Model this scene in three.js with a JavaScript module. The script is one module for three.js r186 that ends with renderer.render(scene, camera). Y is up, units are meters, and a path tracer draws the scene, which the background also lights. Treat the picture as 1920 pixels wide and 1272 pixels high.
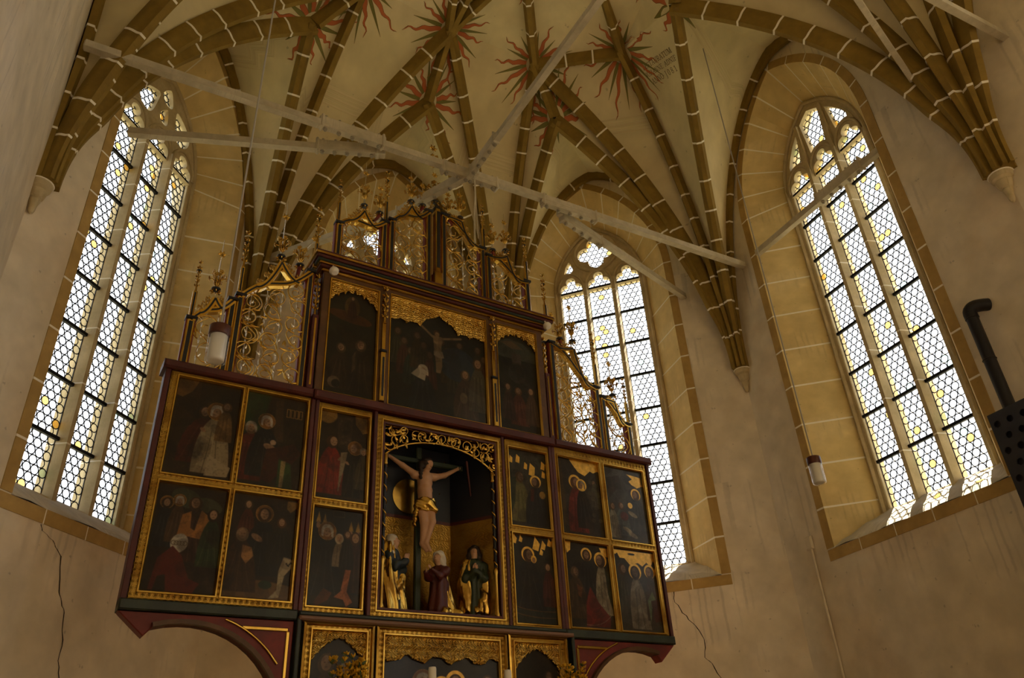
import * as THREE from 'three';
import { mergeGeometries, mergeVertices, toCreasedNormals } from 'three/addons/utils/BufferGeometryUtils.js';
import { MarchingCubes } from 'three/addons/objects/MarchingCubes.js';
import { FontLoader } from 'three/addons/loaders/FontLoader.js';

// ---------- camera, sky, sun, exposure ----------
const scene = new THREE.Scene();
const renderer = new THREE.WebGLRenderer();
renderer.toneMapping = THREE.LinearToneMapping;
renderer.toneMappingExposure = 0.58;
renderer.shadowMap.enabled = true;
const K = 0.7, Y0 = 1.257;                       // survey units to metres: x*K, y*K+Y0, z*K
const V = (x, y, z) => new THREE.Vector3(x, y, z);
const toM = new THREE.Matrix4().makeScale(K, K, K).setPosition(0, Y0, 0);
const M = (x, y, z) => V(x, y, z).applyMatrix4(toM);
const camera = new THREE.PerspectiveCamera(2 * Math.atan(636 / 1465) * 180 / Math.PI, 1920 / 1272, 0.05, 200);
{
  const yaw = 33.133 * Math.PI / 180, pitch = Math.atan(1465 / 2430), roll = -3.44 * Math.PI / 180;
  const f = V(Math.cos(pitch) * Math.sin(yaw), Math.sin(pitch), -Math.cos(pitch) * Math.cos(yaw));
  const r = V(Math.cos(yaw), 0, Math.sin(yaw)), u = r.clone().cross(f);
  const r2 = r.clone().multiplyScalar(Math.cos(roll)).addScaledVector(u, Math.sin(roll));
  const u2 = r.clone().multiplyScalar(-Math.sin(roll)).addScaledVector(u, Math.cos(roll));
  camera.quaternion.setFromRotationMatrix(new THREE.Matrix4().makeBasis(r2, u2, f.clone().negate()));
  camera.position.copy(M(-3.905, 0.49, 7.198));
}
scene.background = new THREE.Color(0.93, 0.975, 1.03);   // bright hazy white sky
scene.backgroundIntensity = 4.2;
const sun = new THREE.DirectionalLight(0xfff2d8, 60);
sun.position.set(0.95 * 20, 1.27 * 20, -0.31 * 20);
sun.castShadow = true;
Object.assign(sun.shadow.camera, { left: -10, right: 10, top: 12, bottom: -12, near: 1, far: 60 });
sun.shadow.mapSize.set(4096, 4096);
scene.add(sun, sun.target);

// ---------- helpers ----------
let seed = 12345;
const rnd = () => { seed = (seed * 1664525 + 1013904223) >>> 0; return seed / 4294967296; };
const rr = (a, b) => a + (b - a) * rnd();
const taken = {};
const numbered = (n) => { const k = taken[n] = (taken[n] ?? -1) + 1; return k ? n + '_' + String(k).padStart(3, '0') : n; };
const conv = new WeakMap();                            // the matrix that takes a parent's part geometry (survey units) into its own axes
function thing(name, label, category, at = [0, 0, 0], group) {
  const o = new THREE.Group(); o.name = numbered(name); o.position.copy(M(...at)); scene.add(o);
  if (label) o.userData.label = label; if (category) o.userData.category = category; if (group) o.userData.group = group;
  conv.set(o, new THREE.Matrix4().makeTranslation(-o.position.x, -o.position.y, -o.position.z).multiply(toM));
  return o;
}
function structure(name, label, category) { const o = thing(name, label, category, [0, -Y0 / K, 0]); o.userData.kind = 'structure'; return o; }
function uvBox(g) {
  const p = g.attributes.position, n = g.attributes.normal, uv = new Float32Array(p.count * 2);
  for (let i = 0; i < p.count; i++) {
    const ax = Math.abs(n.getX(i)), ay = Math.abs(n.getY(i)), az = Math.abs(n.getZ(i)), x = p.getX(i), y = p.getY(i), z = p.getZ(i);
    if (ay > ax && ay > az) { uv[2 * i] = x; uv[2 * i + 1] = z; } else if (ax > az) { uv[2 * i] = z; uv[2 * i + 1] = y; } else { uv[2 * i] = x; uv[2 * i + 1] = y; }
  }
  g.setAttribute('uv', new THREE.BufferAttribute(uv, 2));
}
function part(parent, name, geo, mat, opt = {}) {
  const c = conv.get(parent), g = opt.own ? geo : geo.clone();
  if (!opt.raw && c) g.applyMatrix4(c);
  if (!g.attributes.normal) g.computeVertexNormals();
  if (!opt.keepUv) uvBox(g);
  const m = new THREE.Mesh(g, mat); m.name = name; m.castShadow = m.receiveShadow = true; parent.add(m);
  if (c) conv.set(m, c);
  if (opt.label) m.userData.label = opt.label;
  return m;
}
function sub(parent, name) { const g = new THREE.Group(); g.name = name; parent.add(g); conv.set(g, conv.get(parent)); return g; }
const flat = (g) => { const r = g.index ? g.toNonIndexed() : g; r.deleteAttribute('normal'); r.computeVertexNormals(); return r; };
const bare = (g) => { const r = g.index ? g.toNonIndexed() : g; for (const k of Object.keys(r.attributes)) if (k !== 'position' && k !== 'normal') r.deleteAttribute(k); return r; };
const merge = (list) => mergeGeometries(list.map(bare), false);
const box = (x0, x1, y0, y1, z0, z1) => new THREE.BoxGeometry(x1 - x0, y1 - y0, z1 - z0).translate((x0 + x1) / 2, (y0 + y1) / 2, (z0 + z1) / 2);
// a box with chamfered edges along its length axis
function cbox(x0, x1, y0, y1, z0, z1, c = 0.01) {
  const w = x1 - x0, h = y1 - y0, s = new THREE.Shape(); c = Math.min(c, w * 0.3, h * 0.3, (z1 - z0) * 0.3);
  s.moveTo(x0 + c, y0 + c); s.lineTo(x1 - c, y0 + c); s.lineTo(x1 - c, y1 - c); s.lineTo(x0 + c, y1 - c); s.closePath();
  return new THREE.ExtrudeGeometry(s, { depth: z1 - z0 - 2 * c, bevelEnabled: true, bevelThickness: c, bevelSize: c, bevelSegments: 1 }).translate(0, 0, z0 + c);
}
function polyShape(pts, holes = []) {
  const s = new THREE.Shape(pts.map((p) => new THREE.Vector2(p[0], p[1])));
  for (const h of holes) s.holes.push(new THREE.Path(h.map((p) => new THREE.Vector2(p[0], p[1]))));
  return s;
}
const slab = (pts, holes, z0, z1, bevel = 0) => bevel
  ? new THREE.ExtrudeGeometry(polyShape(pts, holes), { depth: z1 - z0 - 2 * bevel, bevelEnabled: true, bevelThickness: bevel, bevelSize: bevel, bevelOffset: -bevel, bevelSegments: 1 }).translate(0, 0, z0 + bevel)
  : new THREE.ExtrudeGeometry(polyShape(pts, holes), { depth: z1 - z0, bevelEnabled: false }).translate(0, 0, z0);
// quads through rows of points: rows[i][j]
function skin(rows, { closed = false, smooth = true } = {}) {
  const pos = [], idx = [], nu = rows[0].length;
  for (const r of rows) for (const p of r) pos.push(p.x, p.y, p.z);
  for (let i = 0; i < rows.length - 1; i++) for (let j = 0; j < (closed ? nu : nu - 1); j++) {
    const a = i * nu + j, b = i * nu + (j + 1) % nu, c = a + nu, d = b + nu; idx.push(a, c, b, b, c, d);
  }
  const g = new THREE.BufferGeometry(); g.setAttribute('position', new THREE.Float32BufferAttribute(pos, 3)); g.setIndex(idx);
  if (smooth) g.computeVertexNormals(); return smooth ? g : flat(g);
}
// a solid prism between two polygons of equal point count
function prism(A, B) {
  const n = A.length, pos = [];
  const tri = (a, b, c) => pos.push(a.x, a.y, a.z, b.x, b.y, b.z, c.x, c.y, c.z);
  for (let i = 0; i < n; i++) { const j = (i + 1) % n; tri(A[i], A[j], B[i]); tri(A[j], B[j], B[i]); }
  for (let i = 1; i < n - 1; i++) { tri(A[0], A[i + 1], A[i]); tri(B[0], B[i], B[i + 1]); }
  let vol = 0; for (let i = 0; i < pos.length; i += 9) vol += pos[i] * (pos[i + 4] * pos[i + 8] - pos[i + 5] * pos[i + 7]) - pos[i + 1] * (pos[i + 3] * pos[i + 8] - pos[i + 5] * pos[i + 6]) + pos[i + 2] * (pos[i + 3] * pos[i + 7] - pos[i + 4] * pos[i + 6]);
  if (vol < 0) for (let i = 0; i < pos.length; i += 9) for (let k = 0; k < 3; k++) { const t = pos[i + 3 + k]; pos[i + 3 + k] = pos[i + 6 + k]; pos[i + 6 + k] = t; }
  const g = new THREE.BufferGeometry(); g.setAttribute('position', new THREE.Float32BufferAttribute(pos, 3)); g.computeVertexNormals(); return g;
}
// a tapering tube through points
function tube(pts, r0, r1 = r0, seg = 6, n = null) {
  const cv = new THREE.CatmullRomCurve3(pts), N = n ?? Math.max(4, pts.length * 2), fr = cv.computeFrenetFrames(N, false), rows = [];
  for (let i = 0; i <= N; i++) {
    const p = cv.getPointAt(i / N), r = typeof r0 === 'function' ? r0(i / N) : r0 + (r1 - r0) * i / N, row = [];
    for (let k = 0; k < seg; k++) { const a = k / seg * Math.PI * 2; row.push(p.clone().addScaledVector(fr.normals[i], Math.cos(a) * r).addScaledVector(fr.binormals[i], Math.sin(a) * r)); }
    rows.push(row);
  }
  const g = skin(rows, { closed: true }); return g;
}
const lathe = (pts, seg = 16) => new THREE.LatheGeometry(pts.map((p) => new THREE.Vector2(p[0], p[1])), seg);

// ---------- textures ----------
function valueNoise(n, cells, s) {
  const g = new Float32Array(cells * cells), out = new Float32Array(n * n); let q = s >>> 0;
  for (let i = 0; i < g.length; i++) { q = (q * 1664525 + 1013904223) >>> 0; g[i] = q / 4294967296; }
  for (let y = 0; y < n; y++) for (let x = 0; x < n; x++) {
    const fx = x / n * cells, fy = y / n * cells, ix = Math.floor(fx), iy = Math.floor(fy); let u = fx - ix, v = fy - iy; u = u * u * (3 - 2 * u); v = v * v * (3 - 2 * v);
    const a = g[iy * cells + ix], b = g[iy * cells + (ix + 1) % cells], c = g[(iy + 1) % cells * cells + ix], d = g[(iy + 1) % cells * cells + (ix + 1) % cells];
    out[y * n + x] = (a + (b - a) * u) * (1 - v) + (c + (d - c) * u) * v;
  }
  return out;
}
function fbm(n, c0, oct, s) {
  const out = new Float32Array(n * n); let amp = 1, tot = 0;
  for (let o = 0; o < oct; o++) { const a = valueNoise(n, c0 << o, s + o * 77); for (let i = 0; i < out.length; i++) out[i] += a[i] * amp; tot += amp; amp *= 0.55; }
  for (let i = 0; i < out.length; i++) out[i] /= tot; return out;
}
const sm = (a, b, x) => { const t = Math.min(1, Math.max(0, (x - a) / (b - a))); return t * t * (3 - 2 * t); };
function dataTex(n, fn, srgb = true, rep = 1) {
  const d = new Uint8Array(n * n * 4);
  for (let i = 0; i < n * n; i++) { const c = fn(i, i % n, Math.floor(i / n)); d[4 * i] = c[0]; d[4 * i + 1] = c[1]; d[4 * i + 2] = c[2]; d[4 * i + 3] = 255; }
  const t = new THREE.DataTexture(d, n, n); t.magFilter = THREE.LinearFilter; t.minFilter = THREE.LinearMipmapLinearFilter; t.wrapS = t.wrapT = THREE.RepeatWrapping; t.repeat.set(1 / rep, 1 / rep); if (srgb) t.colorSpace = THREE.SRGBColorSpace; t.needsUpdate = true; return t;
}
const NB = 512, nA = fbm(NB, 4, 6, 11), nB = fbm(NB, 3, 5, 222), nC = fbm(NB, 16, 4, 909), nS = valueNoise(NB, 96, 5);
const mixc = (a, b, t) => [a[0] + (b[0] - a[0]) * t, a[1] + (b[1] - a[1]) * t, a[2] + (b[2] - a[2]) * t];
// limewash: base colour with mottling, a second tone in soft-edged patches, specks and optional dribbled streaks
function wash(a, b, c, streak = 0, rep = 2.6, off = 0) {
  return dataTex(NB, (i, x, y) => {
    const j = (i + off * 7919) % (NB * NB);
    let q = mixc(a, b, sm(0.36, 0.66, nA[j])); q = mixc(q, c, 0.55 * sm(0.5, 0.72, nB[j]));
    const f = 1 + (nC[j] - 0.5) * 0.16; q = q.map((v) => v * f);
    if (streak) { const s = sm(0.62, 0.9, nS[(x + Math.floor(nC[i] * 6)) % NB + NB * (Math.floor(y / 170) * 33 % NB)]) * sm(0.45, 0.6, nA[j]); q = q.map((v) => v * (1 - streak * s)); }
    if (nC[(j * 3) % (NB * NB)] > 0.83) q = q.map((v) => v * 0.86);
    return q.map((v) => Math.max(0, Math.min(255, v)));
  }, true, rep);
}
const bumpFine = dataTex(NB, (i) => { const v = 255 * (0.6 * nA[i] + 0.4 * nC[i]); return [v, v, v]; }, false, 1.6);
const bumpGrain = dataTex(256, (i, x, y) => { const v = 255 * (0.5 * nC[(y * 2) * NB + (x * 2)] + 0.5 * nS[((y * 2) * NB + x * 2)]); return [v, v, v]; }, false, 0.25);
const std = (o) => new THREE.MeshStandardMaterial({ roughness: 0.9, ...o });
const MAT = {
  wall: std({ map: wash([219, 207, 183], [227, 216, 195], [212, 192, 162], 0.08), bumpMap: bumpFine, bumpScale: 0.006 }),
  vault: std({ map: wash([213, 200, 157], [219, 205, 166], [204, 185, 143], 0, 3.4, 3), bumpMap: bumpFine, bumpScale: 0.006 }),
  rib: std({ map: wash([131, 106, 38], [142, 116, 45], [118, 93, 31], 0, 0.9, 9), roughness: 0.8, bumpMap: bumpFine, bumpScale: 0.002 }),
  reveal: std({ map: wash([217, 195, 138], [223, 203, 151], [206, 181, 123], 0.06, 1.7, 2), bumpMap: bumpFine, bumpScale: 0.003 }),
  border: std({ map: wash([176, 146, 86], [184, 154, 94], [164, 133, 76], 0, 1.1, 4), bumpMap: bumpFine, bumpScale: 0.002 }),
  joint: std({ color: 0xf6f0e0 }),
  stone: std({ map: wash([192, 176, 138], [204, 188, 152], [170, 152, 114], 0.05, 0.8, 6), bumpMap: bumpFine, bumpScale: 0.002 }),
  sill: std({ map: wash([196, 188, 168], [210, 202, 182], [170, 160, 138], 0.1, 1.2, 8), bumpMap: bumpFine, bumpScale: 0.006, roughness: 0.7 }),
  floor: std({ map: wash([138, 112, 84], [150, 122, 92], [120, 96, 70], 0, 2), roughness: 0.6 }),
  grass: std({ map: wash([142, 140, 116], [156, 152, 128], [130, 126, 100], 0, 1.5), roughness: 1 }),
  roof: std({ color: 0x7a4a34 }),
  iron: std({ color: 0x1a1a1c, roughness: 0.6, metalness: 0.6 }),
  lead: std({ color: 0x2c2e33, roughness: 0.6, metalness: 0.3 }),
};

// ---------- setting: plan of the choir ----------
const FL = -Y0 / K;                                     // floor level in survey units
const CN = { 1: [-4.676, -0.136], 2: [-1.95, -2.79], 3: [2.40, -2.77], 4: [4.86, 0.215], 5: [4.156, 4.747], 6: [4.1, 9.4], 7: [-4.8, 9.4], 8: [-4.72, 4.5], 9: [4.1, 13.4], 10: [-4.85, 13.4] };
const GLASS = { w: 0.74, y0: 3.47, ys: 8.65, top: 9.85, q: -0.63 }, OUT = { w: 1.24, y0: 3.10, ys: 8.40, top: 10.52 }, INN = { w: 0.85, y0: 3.47, ys: 8.62, top: 10.0 };
function archY(o, u) { const R = ((o.top - o.ys) ** 2 + o.w ** 2) / (2 * o.w), c = R - o.w; return o.ys + Math.sqrt(Math.max(0, R * R - (Math.abs(u) + c) ** 2)); }
function archArc(o, n, side) {                          // from the springing to the apex on one side, n+1 points
  const R = ((o.top - o.ys) ** 2 + o.w ** 2) / (2 * o.w), c = R - o.w, a1 = Math.acos(c / R), out = [];
  for (let k = 0; k <= n; k++) { const a = a1 * k / n; out.push([side * (R * Math.cos(a) - c), o.ys + R * Math.sin(a)]); }
  return out;
}
function outline(o, n = 12, d = 0) { const e = { ...o, w: o.w + d, top: o.top + d }; return [[-e.w, o.y0 - d], [e.w, o.y0 - d], ...archArc(e, n, 1), ...archArc(e, n, -1).reverse().slice(1)]; }
const shift = (pts, du) => pts.map(([x, y]) => [x + du, y]);
function frameOf(i, j) {
  const [ax, az] = CN[i], [bx, bz] = CN[j], L = Math.hypot(bx - ax, bz - az), tx = (bx - ax) / L, tz = (bz - az) / L;
  return { L, tx, tz, mx: (ax + bx) / 2, mz: (az + bz) / 2, at: (u, y, q) => V((ax + bx) / 2 + tx * u - tz * q, y, (az + bz) / 2 + tz * u + tx * q) };
}
function wallGroup(name, label, category, f) {
  const g = new THREE.Group(); g.name = name; g.userData = { kind: 'structure', label, category };
  g.position.set(f.mx * K, 0, f.mz * K); g.rotation.y = Math.atan2(-f.tz, f.tx); scene.add(g); conv.set(g, toM); return g;
}
const TOP = 11.9;
function splay(fromOuter) { return fromOuter; }
const at3 = (p, q) => V(p[0], p[1], q);

// one wall with a splayed window opening: plaster slabs, ashlar reveal, painted border stones, sloping sill
function windowWall(name, label, i, j, off, mat) {
  const f = frameOf(i, j), g = wallGroup(name, label, 'wall', f), h = f.L / 2, TH = 1.35;
  part(g, 'plaster', slab([[-h, FL], [h, FL], [h, TOP], [-h, TOP]], [shift(outline(OUT), off).reverse()], -0.57, 0), mat);
  part(g, 'outer_masonry', slab([[-h - 0.5, FL], [h + 0.5, FL], [h + 0.5, TOP], [-h - 0.5, TOP]], [shift(outline({ ...GLASS, w: 0.8, top: 9.93, y0: 3.42 }), off).reverse()], -0.78, -0.57), MAT.sill);
  part(g, 'outer_masonry', slab([[-h - 0.6, FL], [h + 0.6, FL], [h + 0.6, TOP], [-h - 0.6, TOP]], [shift(outline({ ...GLASS, w: 1.45, ys: 8.2, top: 10.9, y0: 2.9 }), off).reverse()], -TH, -0.78), MAT.sill);
  // pairs (outer edge on the wall face, inner edge at the window frame) up the left jamb, round the arch and down the right
  const jointsY = []; for (let y = OUT.y0 + 0.52; y < OUT.ys - 0.25; y += 0.585) jointsY.push(y);
  const left = [[[-OUT.w, OUT.y0], [-INN.w, INN.y0]], ...jointsY.map((y) => [[-OUT.w, y], [-INN.w, y + 0.02]]), [[-OUT.w, OUT.ys], [-INN.w, INN.ys]]];
  const NA = 6, oa = archArc(OUT, NA * 3, -1), ia = archArc(INN, NA * 3, -1);
  const runs = [];                                       // each block is a run of pairs
  for (let k = 0; k < left.length - 1; k++) runs.push([left[k], left[k + 1]]);
  for (let k = 0; k < NA; k++) runs.push([0, 1, 2, 3].map((m) => [oa[k * 3 + m], ia[k * 3 + m]]));
  const lerp2 = (a, b, t) => [a[0] + (b[0] - a[0]) * t, a[1] + (b[1] - a[1]) * t];
  const P = (p, q, s) => V(p[0] * s + off, p[1], q);
  const bed = [];
  for (const s of [1, -1]) {
    for (const run of runs) {
      const gap = 0.013, r = run.map((x) => x), first = r[0], last = r[r.length - 1], L0 = Math.hypot(r[1][0][0] - first[0][0], r[1][0][1] - first[0][1]);
      r[0] = [lerp2(first[0], r[1][0], gap / L0), lerp2(first[1], r[1][1], gap / L0)];
      const pv = r[r.length - 2], L1 = Math.hypot(last[0][0] - pv[0][0], last[0][1] - pv[0][1]);
      r[r.length - 1] = [lerp2(last[0], pv[0], gap / L1), lerp2(last[1], pv[1], gap / L1)];
      const gs = [], bs = [];
      for (let k = 0; k < r.length - 1; k++) {
        const A = P(r[k][0], 0.004, s), B = P(r[k + 1][0], 0.004, s), C = P(r[k + 1][1], -0.57, s), D = P(r[k][1], -0.57, s);
        const n = B.clone().sub(A).cross(D.clone().sub(A)).normalize(); const cen = V(off, Math.min(r[k][0][1], 8.2), -0.2).sub(A); if (n.dot(cen) < 0) n.negate();
        gs.push(prism([A, B, C, D].map((p) => p.clone().addScaledVector(n, -0.06)), [A, B, C, D]));
        const Q = [P(run[k][0], 0.004, s), P(run[k + 1][0], 0.004, s), P(run[k + 1][1], -0.57, s), P(run[k][1], -0.57, s)];
        bed.push(prism(Q.map((p) => p.clone().addScaledVector(n, -0.05)), Q.map((p) => p.clone().addScaledVector(n, -0.0015))));
        // border stone on the wall face
        const grow = (p) => p[1] <= OUT.ys + 1e-6 ? [p[0] - 0.13, p[1]] : (() => { const d = Math.hypot(p[0] - (-OUT.w + 1.1), (p[1] - OUT.ys)); return [p[0] + (p[0] - 1.0) / Math.hypot(p[0] - 1.0, p[1] - OUT.ys) * 0.13, p[1] + (p[1] - OUT.ys) / Math.hypot(p[0] - 1.0, p[1] - OUT.ys) * 0.13]; })();
        const ga = grow(r[k][0]), gb = grow(r[k + 1][0]);
        bs.push(prism([P(r[k][0], -0.02, s), P(r[k + 1][0], -0.02, s), P(gb, -0.02, s), P(ga, -0.02, s)], [P(r[k][0], 0.008, s), P(r[k + 1][0], 0.008, s), P(gb, 0.008, s), P(ga, 0.008, s)]));
      }
      part(g, 'stone_block', merge(gs), MAT.reveal); part(g, 'border_stone', merge(bs), MAT.border);
    }
    // joints of the border: white ticks just behind its face
  }
  part(g, 'mortar_bed', merge(bed), MAT.joint);
  const bb = []; for (const s of [1, -1]) for (let k = 0; k < runs.length; k++) {
    const a = runs[k][runs[k].length - 1][0], up = a[1] > OUT.ys + 1e-6, dir = up ? Math.atan2(a[1] - OUT.ys, a[0] - 1.0) : Math.PI, e = [a[0] + Math.cos(dir) * 0.125, a[1] + Math.sin(dir) * 0.125], nx = -Math.sin(dir) * 0.013, ny = Math.cos(dir) * 0.013;
    bb.push(prism([[a, 1], [e, 1], [e, -1], [a, -1]].map(([p, m]) => P([p[0] + nx * m, p[1] + ny * m], -0.01, s)), [[a, 1], [e, 1], [e, -1], [a, -1]].map(([p, m]) => P([p[0] + nx * m, p[1] + ny * m], 0.005, s))));
  }
  // border below the sill
  const nb = 5, w0 = OUT.w + 0.13;
  for (let k = 0; k < nb; k++) { const a = -w0 + 2 * w0 * k / nb, b = -w0 + 2 * w0 * (k + 1) / nb; part(g, 'border_stone', box(a + 0.008 + off, b - 0.008 + off, OUT.y0 - 0.14, OUT.y0 - 0.004, -0.02, 0.008), MAT.border); if (k) bb.push(box(a - 0.012 + off, a + 0.012 + off, OUT.y0 - 0.14, OUT.y0 - 0.004, -0.02, 0.005)); }
  part(g, 'border_joint', merge(bb), MAT.joint);
  // sill: a slope with a slightly rounded, uneven nose
  const rows = []; for (let a = 0; a <= 12; a++) { const u = -1 + 2 * a / 12, row = []; for (let b = 0; b <= 6; b++) { const t = b / 6, w = OUT.w + (INN.w - OUT.w) * t; row.push(V(u * w + off, OUT.y0 + (INN.y0 - OUT.y0) * Math.pow(t, 0.85) + 0.012 * Math.sin(a * 1.7 + b * 2.1), 0.005 - 0.57 * t)); } rows.push(row); }
  part(g, 'sill', skin(rows), MAT.sill);
  part(g, 'sill_core', slab([[-OUT.w + off, OUT.y0 - 0.3], [OUT.w + off, OUT.y0 - 0.3], [OUT.w + off, OUT.y0 - 0.02], [-OUT.w + off, OUT.y0 - 0.02]], [], -0.57, -0.01), MAT.sill);
  return { f, g, off };
}
const blindWall = (name, label, i, j, mat) => { const f = frameOf(i, j), g = wallGroup(name, label, 'wall', f), h = f.L / 2; part(g, 'plaster', box(-h - 0.3, h + 0.3, FL, TOP, -0.9, 0), mat); return { f, g, off: 0 }; };

const W1 = windowWall('wall_back_left', 'pale plastered apse wall around the leftmost tall window', 1, 2, 0.10, MAT.wall);
const W2 = windowWall('wall_back', 'ochre apse wall behind the gilded altar cresting', 2, 3, 0.05, MAT.wall);
const W3 = windowWall('wall_back_right', 'apse wall around the glaring window just right of the altar', 3, 4, -0.20, MAT.wall);
const W4 = windowWall('wall_right', 'shaded wall around the rightmost tall window', 4, 5, -0.19, MAT.wall);
// walls outside the picture with wide plain windows, whose daylight falls on the left wall
function wideWindowWall(name, label, i, j, n, hw) {
  const f = frameOf(i, j), g = wallGroup(name, label, 'wall', f), h = f.L / 2, o = { w: hw, y0: 2.2, ys: 7.9, top: 10.2 };
  part(g, 'plaster', slab([[-h, FL], [h, FL], [h, TOP], [-h, TOP]], [outline(o).reverse()], -0.7, 0), MAT.wall);
  const w = wallGroup('window_' + n, 'wide plain window outside the picture on the right', 'window', f);
  part(w, 'frame', slab(outline(o), [outline({ ...o, w: hw - 0.1, top: 10.08, y0: 2.3 }).reverse()], -0.6, -0.45), MAT.stone);
  for (const u of [-hw / 3, hw / 3]) part(w, 'mullion', box(u - 0.05, u + 0.05, 2.25, archY(o, u) - 0.05, -0.58, -0.46), MAT.stone);
  for (let y = 2.4; y < 9; y += 0.9) part(w, 'saddle_bar', box(-hw + 0.1, hw - 0.1, y - 0.015, y + 0.015, -0.54, -0.51), MAT.iron);
  part(w, 'pane', new THREE.ShapeGeometry(polyShape(outline(o))).translate(0, 0, -0.52), glassMat);
  return { f, g, off: 0 };
}
const glassMat = new THREE.MeshPhysicalMaterial({ color: 0xffffff, transmission: 1, thickness: 0, roughness: 0.02, ior: 1.45 });
const W5 = wideWindowWall('wall_front_right', 'choir side wall outside the picture on the right', 5, 6, 5, 0.85);
wideWindowWall('wall_nave_right', 'side wall behind the viewer on the right', 6, 9, 6, 1.6);
blindWall('wall_nave_left', 'side wall behind the viewer on the left', 10, 7, MAT.wall);
blindWall('wall_front', 'west wall behind the viewer', 9, 10, MAT.wall);
const W7 = blindWall('wall_front_left', 'choir side wall close to the viewer', 7, 8, MAT.wall);
const W8 = blindWall('wall_left', 'greyish plaster wall at the left edge of the picture', 8, 1, MAT.wall);
{
  const fl = structure('floor', 'stone floor of the choir', 'floor'); part(fl, 'paving', box(-5.2, 5.2, FL - 0.3, FL, -3.6, 13.8), MAT.floor);
  const rf = structure('roof', 'roof above the vault', 'roof'); part(rf, 'boarding', slab([1, 2, 3, 4, 5, 6, 9, 10, 7, 8].map((i) => { const a = Math.hypot(CN[i][0], CN[i][1] - 2); return [CN[i][0] * (1 + 1.0 / a), -(CN[i][1] + (CN[i][1] - 2) * 1.0 / a)]; }).reverse(), [], 0, 0.2).rotateX(-Math.PI / 2).translate(0, TOP, 0), MAT.roof);
  const gr = structure('ground', 'grass outside the church', 'ground'); part(gr, 'turf', box(-60, 60, FL - 0.8, FL - 0.4, -60, 60), MAT.grass);
}

// ---------- windows ----------
const rondelMat = [0xffffff, 0xffd070, 0xd8f0e4].map((c) => new THREE.MeshPhysicalMaterial({ color: c, transmission: 1, thickness: 0, roughness: 0.04, ior: 1.45 }));
const rondelGeo = lathe([[0, 0.006], [0.012, 0.004], [0.03, 0.0005], [0.0465, 0]], 14).rotateX(Math.PI / 2).scale(K, K, K);
const LW = (2 * GLASS.w - 0.2) / 3, MU = LW / 2 + 0.05;   // width of a light, middle of a mullion
const star = (cx, cy, circles, a0, a1, n) => { const out = []; for (let k = 0; k <= n; k++) { const a = a0 + (a1 - a0) * k / n, dx = Math.cos(a), dy = Math.sin(a); let r = 0; for (const [x, y, R] of circles) { const px = x - cx, py = y - cy, b = px * dx + py * dy, d = R * R - (px * px + py * py) + b * b; if (d >= 0) r = Math.max(r, b + Math.sqrt(d)); } out.push([cx + dx * r, cy + dy * r]); } return out; };
const headHole = (u) => [[u - LW / 2 + 0.005, 8.60], [u + LW / 2 - 0.005, 8.60], ...star(u, 8.71, [[u + 0.105, 8.71, 0.1], [u - 0.105, 8.71, 0.1], [u, 8.86, 0.09], [u, 8.71, 0.085]], 0, Math.PI, 40)];
const headArc = (u, a0, a1) => { const o = []; for (let k = 0; k <= 8; k++) { const a = a0 + (a1 - a0) * k / 8; o.push([u + 0.30 * Math.cos(a), 8.74 + 0.34 * Math.sin(a)]); } return o; };
const lens = (u0, u1, d) => { const o = []; for (let k = 0; k <= 8; k++) { const u = u0 + (u1 - u0) * k / 8; o.push([u, archY(GLASS, u) - d]); } return o; };
const R_ = (x) => x * Math.PI / 180;
function drop(cx, cy, len, wid, rot, n = 28) { // fish-bladder opening
  const o = []; for (let k = 0; k < n; k++) { const a = k / n * Math.PI * 2, t = 0.5 - 0.5 * Math.cos(a), x = (t - 0.45) * len, w = wid * Math.sin(a) * (0.35 + 0.65 * (1 - t)) * 1.2, bend = 0.25 * wid * Math.sin(t * Math.PI), c = Math.cos(rot), s = Math.sin(rot); o.push([cx + x * c - (w + bend) * s, cy + x * s + (w + bend) * c]); } return o;
}
const DESIGNS = {
  plain: [...[-1, 1].map((s) => [[s * 0.63, 9.06], ...lens(s * 0.63, s * (MU + 0.06), 0.05), ...headArc(s * (LW + 0.1), s > 0 ? R_(118) : R_(62), s > 0 ? R_(58) : R_(122))]), [...lens(-MU + 0.06, MU - 0.06, 0.05), ...headArc(0, R_(58), R_(122))]],
  rose: [star(0, 9.39, [[0.19, 9.39, 0.155], [-0.19, 9.39, 0.155], [0, 9.58, 0.15], [0, 9.2, 0.145], [0, 9.39, 0.12]], 0, Math.PI * 2 * 79 / 80, 79), ...[-1, 1].map((s) => [[-0.63, 9.07], [-0.595, 9.2], [-0.525, 9.32], [-0.485, 9.26], [-0.455, 9.12], [-0.5, 9.06]].map(([x, y]) => [x * s, y]))],
  flame: [drop(-0.335, 9.27, 0.54, 0.19, R_(64)), drop(0.335, 9.27, 0.54, -0.19, R_(116)), drop(0, 9.23, 0.3, 0.1, R_(86)), drop(0, 9.6, 0.32, 0.13, R_(92))],
};
const allRondels = [];
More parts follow.
